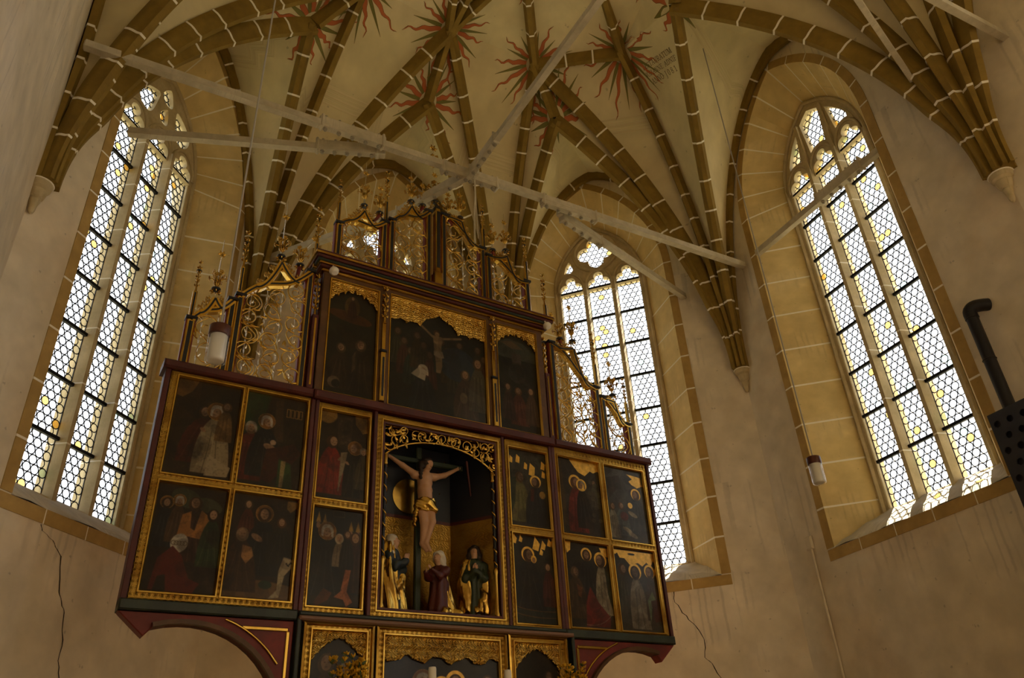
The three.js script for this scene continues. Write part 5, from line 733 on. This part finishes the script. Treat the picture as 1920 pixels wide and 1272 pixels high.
{ // the crucified figure
  const Z = -0.27, g = thing('crucifix', 'carved pale figure on a tall cross in the altar niche', 'crucifix', [-0.34, 2.2, Z - 0.06], undefined);
  part(g, 'cross', merge([cbox(-0.375, -0.305, 2.2, 4.1, Z - 0.12, Z - 0.06, 0.01), cbox(-0.76, 0.22, 3.9, 3.96, Z - 0.12, Z - 0.06, 0.01)]), MAT.greenRobe);
  const x0 = -0.30, B = [[[x0, 3.70, Z], [x0, 3.56, Z], 0.085, 0.078], [[x0, 3.56, Z], [x0 + 0.005, 3.42, Z + 0.01], 0.078, 0.082], [[x0 - 0.12, 3.73, Z - 0.01], [x0 + 0.12, 3.74, Z - 0.01], 0.045, 0.045], [[x0 - 0.12, 3.74, Z - 0.01], [x0 - 0.26, 3.83, Z - 0.03], 0.038, 0.03], [[x0 - 0.26, 3.83, Z - 0.03], [x0 - 0.40, 3.91, Z - 0.04], 0.029, 0.02], [[x0 + 0.12, 3.74, Z - 0.01], [x0 + 0.26, 3.79, Z - 0.03], 0.038, 0.03], [[x0 + 0.26, 3.79, Z - 0.03], [x0 + 0.42, 3.89, Z - 0.04], 0.029, 0.02], [[x0 - 0.045, 3.40, Z + 0.01], [x0 - 0.03, 3.19, Z + 0.05], 0.062, 0.043], [[x0 - 0.03, 3.19, Z + 0.05], [x0 - 0.02, 2.97, Z - 0.01], 0.042, 0.026], [[x0 + 0.05, 3.40, Z + 0.01], [x0 + 0.06, 3.20, Z + 0.06], 0.062, 0.043], [[x0 + 0.06, 3.20, Z + 0.06], [x0 + 0.01, 2.97, Z + 0.02], 0.042, 0.026], [[x0 - 0.02, 2.97, Z - 0.01], [x0 + 0.0, 2.88, Z + 0.05], 0.028, 0.018], [[x0 + 0.01, 2.97, Z + 0.02], [x0 + 0.03, 2.88, Z + 0.08], 0.028, 0.018], [[x0, 3.74, Z], [x0 + 0.01, 3.8, Z + 0.02], 0.035, 0.035]];
  const bod = chain(B, 0.018), hd = head([x0 + 0.02, 3.85, Z + 0.05], 0.062, [0.35, -0.35, 1]);
  part(g, 'body', sdfMesh((x, y, z) => { let d = smin(bod(x, y, z), hd(x, y, z), 0.02); d += 0.004 * Math.sin((y - 3.5) * 75) * (y > 3.55 && y < 3.7 && z > Z ? 1 : 0); d = smin(d, hand(x, y, z, [x0 - 0.42, 3.92, Z - 0.04], [-1, 0.5, 0.1], [0, 0, 1], 0.026), 0.01); return smin(d, hand(x, y, z, [x0 + 0.44, 3.90, Z - 0.04], [1, 0.5, 0.1], [0, 0, 1], 0.026), 0.01); }, V(x0 + 0.01, 3.42, Z), 0.6, 110), MAT.skin);
  part(g, 'hair', sdfMesh((x, y, z) => Math.max(smin(ell(x, y, z, [x0 + 0.01, 3.875, Z + 0.025], 0.072, 0.07, 0.075), cap(x, y, z, [x0 - 0.06, 3.86, Z + 0.03], [x0 - 0.075, 3.68, Z + 0.05], 0.03, 0.018), 0.02) + 0.004 * Math.sin(y * 130 + x * 60), -(hd(x, y, z) + 0.004), -cap(x, y, z, [x0 + 0.05, 3.82, Z + 0.12], [x0 + 0.05, 3.84, Z + 0.16], 0.05, 0.05)), V(x0, 3.8, Z + 0.03), 0.2, 44), MAT.hair);
  part(g, 'loincloth', sdfMesh((x, y, z) => { let d = Math.max(bod(x, y, z) - 0.016, Math.abs(y - 3.38) - 0.075); d = smin(d, cap(x, y, z, [x0 - 0.1, 3.4, Z + 0.02], [x0 - 0.13, 3.15, Z + 0.02], 0.035, 0.02), 0.02); d = smin(d, cap(x, y, z, [x0 + 0.0, 3.4, Z + 0.1], [x0 + 0.1, 3.33, Z + 0.1], 0.025, 0.02), 0.02); return d + 0.006 * Math.sin(y * 90 + x * 50); }, V(x0, 3.33, Z), 0.26, 50), MAT.gold);
}
function statue(label, o) {
  const { x, z, y0, h, turn } = o, g = thing('statue', label, 'statue', [x, y0, z]);
  const P = (a, b, c) => [x + (a * Math.cos(turn) + c * Math.sin(turn)) * h, y0 + b * h, z + (-a * Math.sin(turn) + c * Math.cos(turn)) * h];
  const S = (list, k = 0.06) => chain(list.map(([a, b, r0, r1]) => [P(...a), P(...b), r0 * h, r1 * h]), k * h);
  const C = P(0, 0.5, 0), half = 0.62 * h, robe = S(o.robe), mant = S(o.mantle, 0.04), fc = V(...P(o.head[0] + o.look[0], o.head[1] + o.look[1], o.head[2] + o.look[2])).sub(V(...P(...o.head))).normalize().toArray(), hd = head(P(...o.head), o.R * h, fc), neck = S([[[o.head[0] * 0.8, o.head[1] - 0.14, o.head[2] * 0.7], o.head, 0.04, 0.045]]);
  const hp = o.hands.map((q) => [P(...q[0]), V(...P(...q[1])).sub(V(...P(0, 0, 0))).toArray()]);
  part(g, 'robe', sdfMesh((a, b, c) => robe(a, b, c) + folds(a, b, c, x, z, 9, 0.012 * h, 7 / h) * sm(1.0, 0.3, (b - y0) / h) + Math.max(0, 0) , V(...C), half, 64), o.robeMat);
  part(g, 'mantle', sdfMesh((a, b, c) => Math.max(mant(a, b, c) + folds(a, b, c, x, z, 11, 0.012 * h, -9 / h), -(robe(a, b, c) - 0.002) - 0.05 * h), V(...C), half, 64), o.mantleMat);
  part(g, 'head_and_hands', sdfMesh((a, b, c) => { let d = smin(hd(a, b, c), neck(a, b, c), 0.02 * h); for (const [p, dir] of hp) d = Math.min(d, hand(a, b, c, p, dir, [0.2, 0.3, 0.9], 0.034 * h)); return d; }, V(...P(0, o.cy ?? 0.78, 0)), 0.42 * h, 72), MAT.skin);
  if (o.veil) { const vl = S(o.veil, 0.05); part(g, o.veilName ?? 'veil', sdfMesh((a, b, c) => Math.max(vl(a, b, c) + 0.006 * h * Math.sin(b * 60 / h + a * 30 / h), -(hd(a, b, c) + 0.003), -cap(a, b, c, V(...P(...o.head)).addScaledVector(V(...fc), o.R * h * 0.9).toArray(), V(...P(...o.head)).addScaledVector(V(...fc), o.R * h * 2.4).toArray(), o.R * h * 0.75, o.R * h * 1.1)), V(...P(...o.head)), 0.26 * h, 44), o.veilMat); }
}
statue('carved woman with a pale headcloth and gold mantle praying at the left of the niche', { x: -0.68, z: -0.26, y0: 2.2, h: 0.82, turn: 0.7, head: [0, 0.9, 0.04], look: [0.1, 0.35, 1], R: 0.066, robeMat: MAT.blueRobe, mantleMat: MAT.gold,
  robe: [[[0, 0.05, 0], [0, 0.5, 0], 0.15, 0.1], [[0, 0.5, 0], [0, 0.74, 0], 0.1, 0.1], [[-0.1, 0.72, 0], [0.1, 0.72, 0], 0.06, 0.06], [[-0.12, 0.7, 0], [-0.1, 0.56, 0.1], 0.05, 0.045], [[-0.1, 0.56, 0.1], [-0.01, 0.64, 0.19], 0.045, 0.035], [[0.12, 0.7, 0], [0.1, 0.56, 0.1], 0.05, 0.045], [[0.1, 0.56, 0.1], [0.01, 0.64, 0.19], 0.045, 0.035]],
  mantle: [[[-0.08, 0.03, 0.0], [-0.09, 0.5, 0.0], 0.16, 0.115], [[-0.09, 0.5, 0.0], [-0.06, 0.82, -0.03], 0.115, 0.095], [[0.1, 0.04, 0.04], [0.1, 0.5, 0.04], 0.14, 0.09], [[0.1, 0.5, 0.03], [0.06, 0.84, -0.05], 0.07, 0.06], [[0.1, 0.45, 0.1], [-0.08, 0.3, 0.1], 0.05, 0.05]],
  hands: [[[-0.012, 0.68, 0.21], [0.1, 0.9, 0.3]], [[0.02, 0.68, 0.21], [-0.1, 0.9, 0.3]]], veil: [[[0, 0.93, -0.0], [0, 0.8, -0.04], 0.085, 0.075], [[0.05, 0.85, 0.0], [0.07, 0.74, 0.05], 0.04, 0.03], [[-0.05, 0.85, 0.0], [-0.07, 0.74, 0.05], 0.04, 0.03]], veilMat: MAT.cloth });
statue('carved woman in a white headscarf kneeling and clasping the cross', { x: -0.13, z: -0.24, y0: 2.2, h: 0.72, turn: -0.95, head: [0, 0.84, 0.08], look: [0, 0.5, 1], R: 0.074, robeMat: MAT.redRobe, mantleMat: MAT.gold,
  robe: [[[0, 0.12, 0.08], [0, 0.45, 0.02], 0.15, 0.12], [[0, 0.45, 0.02], [0, 0.66, 0.04], 0.12, 0.1], [[-0.11, 0.66, 0.04], [0.11, 0.66, 0.04], 0.06, 0.06], [[-0.12, 0.65, 0.05], [-0.1, 0.55, 0.2], 0.05, 0.045], [[-0.1, 0.55, 0.2], [-0.05, 0.6, 0.33], 0.042, 0.032], [[0.12, 0.65, 0.05], [0.1, 0.55, 0.2], 0.05, 0.045], [[0.1, 0.55, 0.2], [0.05, 0.62, 0.33], 0.042, 0.032]],
  mantle: [[[0.02, 0.08, -0.1], [0, 0.4, -0.07], 0.18, 0.12], [[0, 0.4, -0.07], [0, 0.68, -0.03], 0.12, 0.09], [[-0.2, 0.05, -0.2], [0.2, 0.05, -0.16], 0.09, 0.1], [[0.14, 0.06, 0.1], [-0.1, 0.06, 0.12], 0.08, 0.08]],
  hands: [[[-0.03, 0.62, 0.36], [0.2, 0.4, 0.6]], [[0.03, 0.65, 0.36], [-0.2, 0.4, 0.6]]], cy: 0.74, veil: [[[0, 0.88, 0.03], [0, 0.76, -0.03], 0.095, 0.08], [[0, 0.78, -0.03], [0, 0.66, -0.06], 0.06, 0.04]], veilMat: MAT.cloth });
statue('carved dark-haired man with folded hands and gold cloak at the right of the niche', { x: 0.29, z: -0.25, y0: 2.2, h: 0.80, turn: -0.45, head: [0, 0.9, 0.03], look: [0, 0.25, 1], R: 0.066, robeMat: MAT.greenRobe, mantleMat: MAT.gold,
  robe: [[[0, 0.05, 0], [0, 0.5, 0], 0.14, 0.1], [[0, 0.5, 0], [0, 0.74, 0], 0.1, 0.1], [[-0.11, 0.72, 0], [0.11, 0.72, 0], 0.06, 0.06], [[-0.13, 0.7, 0], [-0.12, 0.54, 0.08], 0.05, 0.045], [[-0.12, 0.54, 0.08], [-0.01, 0.62, 0.16], 0.045, 0.035], [[0.13, 0.7, 0], [0.12, 0.54, 0.08], 0.05, 0.045], [[0.12, 0.54, 0.08], [0.01, 0.62, 0.16], 0.045, 0.035]],
  mantle: [[[-0.1, 0.16, 0.0], [-0.12, 0.5, 0.0], 0.13, 0.1], [[-0.12, 0.5, 0.0], [-0.08, 0.74, -0.01], 0.1, 0.09], [[0.11, 0.12, 0.02], [0.13, 0.5, 0.02], 0.1, 0.07], [[0.13, 0.5, 0.02], [0.08, 0.74, -0.03], 0.07, 0.06], [[0.12, 0.3, 0.1], [0.05, 0.12, 0.1], 0.05, 0.07]],
  hands: [[[-0.012, 0.66, 0.18], [0.15, 0.9, 0.3]], [[0.02, 0.66, 0.18], [-0.15, 0.9, 0.3]]], veilName: 'hair', veil: [[[0, 0.93, -0.01], [0, 0.82, -0.04], 0.085, 0.07], [[0.065, 0.88, 0], [0.085, 0.76, 0.01], 0.035, 0.03], [[-0.065, 0.88, 0], [-0.085, 0.76, 0.01], 0.035, 0.03]], veilMat: MAT.hair });

// ---------- altar table, candles, flowers ----------
{
  const g = thing('altar_table', 'stone altar table below the predella', 'altar table', [-0.18, FL, 0]);
  part(g, 'block', cbox(-1.6, 1.24, FL, 0.84, -0.7, 0.85, 0.02), MAT.stone); part(g, 'slab', cbox(-1.8, 1.44, 0.84, 0.95, -0.75, 1.0, 0.02), MAT.stone);
}
const wax = std({ color: 0xe8e2d2, roughness: 0.5 }), brass = std({ color: 0xb08d4a, metalness: 0.9, roughness: 0.35 });
[[-0.635, 'left white altar candle, its top just showing at the lower edge'], [0.135, 'right white altar candle, its top just showing at the lower edge']].forEach(([x, lab]) => {
  const g = thing('candle', lab, 'candle', [x, 0.95, 0.6], 'altar candles');
  part(g, 'candlestick', lathe([[0, 0.95], [0.1, 0.95], [0.1, 0.97], [0.03, 1.0], [0.025, 1.1], [0.05, 1.13], [0.025, 1.16], [0.06, 1.2], [0.06, 1.21], [0, 1.21]], 16).translate(x, 0, 0.6), brass);
  part(g, 'wax', lathe([[0, 1.2], [0.035, 1.2], [0.035, 1.585], [0.03, 1.6], [0.012, 1.595], [0, 1.59]], 16).translate(x, 0, 0.6), wax); part(g, 'wick', tube([V(x, 1.59, 0.6), V(x + 0.003, 1.605, 0.6), V(x + 0.006, 1.62, 0.6)], 0.004, 0.003, 5), MAT.iron);
});
const petal = std({ color: 0xd9a81e, roughness: 0.7 }), leafG = std({ color: 0x46542a, roughness: 0.8 });
[[-1.36, 'bunch of yellow spring twigs in front of the left predella panel', 150], [0.95, 'bunch of yellow spring twigs in front of the right predella panel', 90]].forEach(([x, lab, n]) => {
  const g = thing('flower_vase', lab, 'flowers', [x, 0.95, 0.6], 'flowers on the altar');
  part(g, 'vase', lathe([[0, 0.95], [0.06, 0.95], [0.085, 1.05], [0.05, 1.17], [0.06, 1.2], [0.05, 1.2], [0.04, 1.16], [0, 1.1]], 16).translate(x, 0, 0.6), std({ color: 0x6b5a44, roughness: 0.3 }));
  const stems = [], bl = [], lf = [];
  for (let k = 0; k < 16; k++) { const a = rr(0, 6.28), r = rr(0.04, 0.24), h = rr(0.36, 0.52), end = V(x + r * Math.cos(a), 1.17 + h, 0.6 + r * Math.sin(a) * 0.7), mid = V(x + r * 0.35 * Math.cos(a), 1.17 + h * 0.55, 0.6 + r * 0.3 * Math.sin(a)); stems.push(tube([V(x, 1.1, 0.6), mid, end], 0.006, 0.003, 4)); for (let j = 0; j < n / 16; j++) { const t = rr(0.45, 1.02), p = mid.clone().lerp(end, (t - 0.45) / 0.55).add(V(rr(-0.03, 0.03), rr(-0.02, 0.02), rr(-0.03, 0.03))); for (let q = 0; q < 4; q++) bl.push(leaf(0, 0, 0, 0.03, 0.5, 0.008).rotateY(q * 1.57 + j).rotateX(rr(-0.6, 0.6)).translate(p.x, p.y, p.z)); if (j % 4 === 0) lf.push(leaf(0, 0, 0, 0.05, 0.4, 0.012).rotateY(rr(0, 6)).translate(p.x, p.y - 0.02, p.z)); } }
  part(g, 'twigs', merge(stems), MAT.brown); part(g, 'blossom', merge(bl), petal); part(g, 'leaves', merge(lf), leafG);
});

// ---------- tie beams ----------
const limewood = std({ map: wash([186, 176, 152], [198, 188, 164], [168, 156, 130], 0.05, 0.8, 4), roughness: 0.75, bumpMap: bumpFine, bumpScale: 0.003 }), bolt = std({ color: 0x9a9280, roughness: 0.6 });
function beamPart(g, name, a, b, w, h, mat, dy = 0) {     // a chamfered bar from a to b
  const A = V(...a), B = V(...b), L = A.distanceTo(B), d = B.clone().sub(A).normalize(), geo = cbox(-w / 2, w / 2, -h / 2, h / 2, 0, L, 0.012), s = V(0, 1, 0).cross(d).normalize(), u = d.clone().cross(s);
  geo.applyMatrix4(new THREE.Matrix4().makeBasis(s, u, d).setPosition(A.x, A.y + dy, A.z)); return part(g, name, geo, mat);
}
function tie(label, a, b, laps = [], w = 0.085, h = 0.095) {
  const g = thing('tie_beam', label, 'tie beam', a, 'tie beams under the vault'), A = V(...a), B = V(...b), at = (t) => A.clone().lerp(B, t);
  beamPart(g, 'beam', a, b, w, h, limewood);
  for (const [t0, t1, up] of laps) {                       // lap joints: a second length bolted on, with plates
    const p = at(t0), q = at(t1); const lp = beamPart(g, 'lap_piece', p.toArray(), q.toArray(), w * 0.95, h * 0.7, limewood, up * h * 0.8);
    const n = 5; for (let k = 0; k < n; k++) { const c = at(t0 + (t1 - t0) * (k + 0.5) / n); const bt = part(lp, 'bolt', new THREE.CylinderGeometry(0.017, 0.017, h * 2.6, 8).translate(c.x, c.y + up * h * 0.35, c.z), bolt); part(lp, 'nut', new THREE.CylinderGeometry(0.028, 0.028, 0.02, 6).translate(c.x, c.y - h * (up > 0 ? 0.5 : 1.2) - 0.012, c.z), bolt); }
    for (const e of [t0, t1]) { const c = at(e + (t1 > t0 ? (e === t0 ? 0.004 : -0.004) : 0)), d = B.clone().sub(A).normalize(); beamPart(g, 'strap', c.clone().addScaledVector(d, -0.02).toArray(), c.clone().addScaledVector(d, 0.02).toArray(), w * 1.25, h * 2.1, limewood, up * h * 0.38); }
  }
  return g;
}
const TY = 7.65;
tie('long tie beam running from the far left rib bundle right across the apse', [-4.62, TY, 0.37], [4.72, TY, 0.80], [[0.27, 0.36, 1], [0.44, 0.53, -1], [0.60, 0.70, -1]]);
tie('shorter tie beam crossing the top of the leftmost window', [-4.02, TY, -0.72], [-1.2, TY, 0.40], [[0.72, 0.97, 1]]);
tie('slanting tie beam ending on the wall right of the rose window', [1.35, TY - 0.03, 0.52], [4.42, TY - 0.03, -0.27], [[0.02, 0.3, -1]]);
tie('pale tie beam seen through the cresting, ending in the corner behind the left wing', [-2.02, TY, -2.66], [-0.32, TY - 0.02, -0.15], []);
tie('heavily bolted length of beam passing in front of the middle screens', [-0.66, TY - 0.1, -0.55], [-0.08, TY - 0.1, 0.78], [[0.05, 0.95, 1]], 0.08, 0.08);
tie('long beam rising to the upper edge of the picture along the axis', [-0.14, TY - 0.12, 0.62], [-0.36, TY - 0.12, 9.3], [[0.01, 0.09, 1]], 0.075, 0.08);
tie('tie beam running along the wall in front of the rightmost window', [4.66, TY, 1.12], [4.33, TY, 4.5], [[0.38, 0.62, 1]]);
tie('thin tie running from the right rib bundle up to the upper edge', [4.33, TY + 0.02, 4.30], [-4.6, TY + 0.02, 6.6], [[0.24, 0.3, 1]], 0.06, 0.07);
tie('tie beam in the upper right corner of the picture', [4.18, TY, 5.36], [-4.6, TY, 4.55], [], 0.075, 0.09);
{
  const g = thing('hanging_cable', 'bundle of pale cords hanging from the bolted beam in front of the cresting', 'cable', [-0.09, 7.55, 0.7]);
  for (const [dx, dz, y1] of [[0, 0, 6.42], [0.02, 0.01, 6.5], [-0.015, 0.012, 6.4], [0.008, -0.016, 6.75]]) part(g, 'cord', tube([V(-0.09 + dx * 0.3, 7.56, 0.7 + dz * 0.3), V(-0.09 + dx * 0.5, 7.1, 0.7), V(-0.1 + dx * 1.2, 6.8, 0.69 + dz), V(-0.1 + dx * 1.6, y1, 0.69 + dz)], 0.006, 0.006, 5, 14), limewood);
}

// ---------- lamps ----------
const clear = new THREE.MeshPhysicalMaterial({ color: 0xffffff, transmission: 1, thickness: 0, roughness: 0.03, ior: 1.5 }), opal = std({ color: 0xd8d6cc, roughness: 0.35 }), capMat = std({ color: 0x4c1f10, roughness: 0.35 }), cordMat = std({ color: 0xa8a49c, roughness: 0.6 });
function pendant(label, x, z, top) {
  const g = thing('pendant_lamp', label, 'pendant lamp', [x, 3.27, z], 'unlit glass pendant lamps'), T = (o) => o.translate(x, 0, z);
  part(g, 'cord', new THREE.CylinderGeometry(0.0085, 0.0085, top - 3.58, 6).translate(x, (top + 3.58) / 2, z), cordMat);
  part(g, 'cap', T(lathe([[0, 3.585], [0.06, 3.585], [0.076, 3.575], [0.076, 3.505], [0.07, 3.5], [0, 3.5]], 24)), capMat);
  part(g, 'diffuser', T(lathe([[0, 3.285], [0.045, 3.287], [0.058, 3.30], [0.06, 3.32], [0.06, 3.5], [0, 3.5]], 24)), opal);
  part(g, 'glass_cylinder', T(lathe([[0, 3.272], [0.05, 3.274], [0.068, 3.288], [0.072, 3.31], [0.072, 3.51]], 24)), clear);
}
pendant('unlit white glass pendant hanging in front of the left cresting', -3.08, 2.11, drape(-3.08, 2.11, 6) ?? 9.5);
pendant('unlit white glass pendant hanging beside the rightmost window', 3.1, 2.25, drape(3.1, 2.25, 6) ?? 9.8);
for (const [x, y, lab] of [[-1.655, 5.83, 'left'], [1.26, 5.92, 'right']]) { const g = thing('spot_lamp', `small white globe spotlight at the ${lab} end of the upper cornice`, 'spotlight', [x, y, 0.14], 'spotlights on the cornice'); part(g, 'globe', toCreasedNormals(lathe([[0, -0.05], [0.03, -0.045], [0.05, -0.02], [0.055, 0.0], [0.05, 0.02], [0.02, 0.035], [0, 0.035]], 20).rotateX(-0.5).translate(x, y, 0.15), 0.6), std({ color: 0xe9e4d8, roughness: 0.3 })); part(g, 'arm', tube([V(x, y + 0.03, 0.14), V(x, y + 0.07, 0.12), V(x, y + 0.1, 0.1)], 0.012, 0.012, 6), std({ color: 0xded8cc })); }

// ---------- stove pipe, conduit, cracks ----------
{
  const f = W4.f, P = (u, y, q) => f.at(u, y, q), g = thing('stove_pipe', 'black stove pipe with elbow and perforated shield at the right edge', 'stove pipe', P(1.46, FL, 0.2).toArray()), blk = std({ color: 0x17161c, roughness: 0.5, metalness: 0.3 });
  part(g, 'pipe', tube([P(1.46, FL, 0.2), P(1.46, 2, 0.2), P(1.46, 4.76, 0.2)], 0.062, 0.062, 18, 6), blk);
  part(g, 'elbow', tube([P(1.46, 4.70, 0.2), P(1.46, 4.79, 0.195), P(1.49, 4.84, 0.15), P(1.53, 4.86, 0.06), P(1.56, 4.86, 0.0)], 0.068, 0.068, 18, 16), blk);
  for (const y of [4.7, 4.2]) part(g, 'pipe_seam', new THREE.TorusGeometry(0.064, 0.006, 6, 24).rotateX(Math.PI / 2).translate(...P(1.46, y, 0.2).toArray()), blk);
  const sh = [[1.30, FL + 0.4], [1.78, FL + 0.4], [1.78, 3.62], [1.30, 3.62]], holes = []; let r = 0; for (let y = 3.5; y > 1.6; y -= 0.14, r++) for (let u = 1.37 + (r % 2) * 0.07; u < 1.74; u += 0.14) { const h = []; for (let k = 0; k < 12; k++) h.push([u + 0.036 * Math.cos(k * 0.5236), y - 0.036 * Math.sin(k * 0.5236)]); holes.push(h); }
  const plate = (u0, q0, ang) => { const geo = slab(sh.map(([u, y]) => [u - 1.30, y]), holes.map((h) => h.map(([u, y]) => [u - 1.30, y])), -0.006, 0.006); geo.rotateY(ang); geo.translate(u0, 0, q0); return geo.applyMatrix4(new THREE.Matrix4().makeBasis(V(f.tx, 0, f.tz), V(0, 1, 0), V(-f.tz, 0, f.tx)).setPosition(f.mx, 0, f.mz)); };
  const grey = std({ color: 0x3a3c42, roughness: 0.45, metalness: 0.5 });
  part(g, 'shield_plate', plate(1.29, 0.33, 0), grey);
  const core = slab([[1.31, FL + 0.42], [1.76, FL + 0.42], [1.76, 3.6], [1.31, 3.6]], [], 0.27, 0.3).applyMatrix4(new THREE.Matrix4().makeBasis(V(f.tx, 0, f.tz), V(0, 1, 0), V(-f.tz, 0, f.tx)).setPosition(f.mx, 0, f.mz)); part(g, 'shield_back', core, blk); 
}
{
  const f = W4.f, g = thing('junction_box', 'small plastered junction box with a conduit running down beside the right corner', 'junction box', f.at(-1.81, 3.2, 0.02).toArray()), loc = (geo) => geo.applyMatrix4(new THREE.Matrix4().makeBasis(V(f.tx, 0, f.tz), V(0, 1, 0), V(-f.tz, 0, f.tx)).setPosition(f.mx, 0, f.mz));
  part(g, 'box', loc(cbox(-1.87, -1.75, 3.18, 3.35, 0.0, 0.05, 0.015)), MAT.wall); part(g, 'conduit', tube([f.at(-1.80, 3.18, 0.02), f.at(-1.80, 2, 0.02), f.at(-1.80, FL, 0.02)], 0.016, 0.016, 8, 8), MAT.wall);
}
const crackMat = std({ color: 0x2a1c12 });
function crack(W, pts) { const rows = pts.flatMap((p, i) => { const out = [p]; if (i < pts.length - 1) for (const t of [0.33, 0.66]) out.push([p[0] + (pts[i + 1][0] - p[0]) * t + rr(-0.015, 0.015), p[1] + (pts[i + 1][1] - p[1]) * t + rr(-0.01, 0.01)]); return out; }).map(([u, y]) => { const w = rr(0.003, 0.008); return [V(u - w, y, 0.003), V(u + w, y, 0.003)]; }); part(W.g, 'crack', skin(rows), crackMat); }
crack(W1, [[-0.74, 2.95], [-0.71, 2.9], [-0.56, 2.85], [-0.51, 2.8], [-0.42, 2.74], [-0.34, 2.43], [-0.28, 2.35], [-0.22, 2.27], [-0.16, 2.04], [-0.16, 1.86], [-0.09, 1.7], [-0.04, 1.4]]);
crack(W3, [[0.36, 2.96], [0.35, 2.82], [0.43, 2.67], [0.55, 2.52], [0.62, 2.41], [0.66, 2.25], [0.63, 2.08], [0.71, 2.00], [0.79, 1.82], [0.9, 1.5]]);

// ---------- inscription on the vault ----------
const font = await new FontLoader().loadAsync('fonts/droid/droid_serif_regular.typeface.json');
{
  const e = [-0.157, 0.988], up = [-0.957, 0.288], ink = std({ color: 0x5a442c, roughness: 0.95 }), g = sub(ceiling, 'inscription');
  const put = (text, x, z, size, wid) => {
    const s = new THREE.ShapeGeometry(font.generateShapes(text, size), 3); s.computeBoundingBox(); const k = wid / (s.boundingBox.max.x - s.boundingBox.min.x), p = s.attributes.position;
    for (let i = 0; i < p.count; i++) { const a = p.getX(i) * k, b = p.getY(i), X = x + e[0] * a + up[0] * b, Z = z + e[1] * a + up[1] * b; p.setXYZ(i, X, (drape(X, Z) ?? 10.6) - 0.006, Z); }
    s.computeVertexNormals(); part(g, 'lettering', s, ink);
  };
  put('RESTAURATUM', 2.776, 1.30, 0.058, 0.72); put('JOHANNE  ADNIF', 2.859, 1.275, 0.055, 0.74); put('ANNO  J 0 8 1', 2.94, 1.30, 0.062, 0.6);
}
renderer.render(scene, camera);
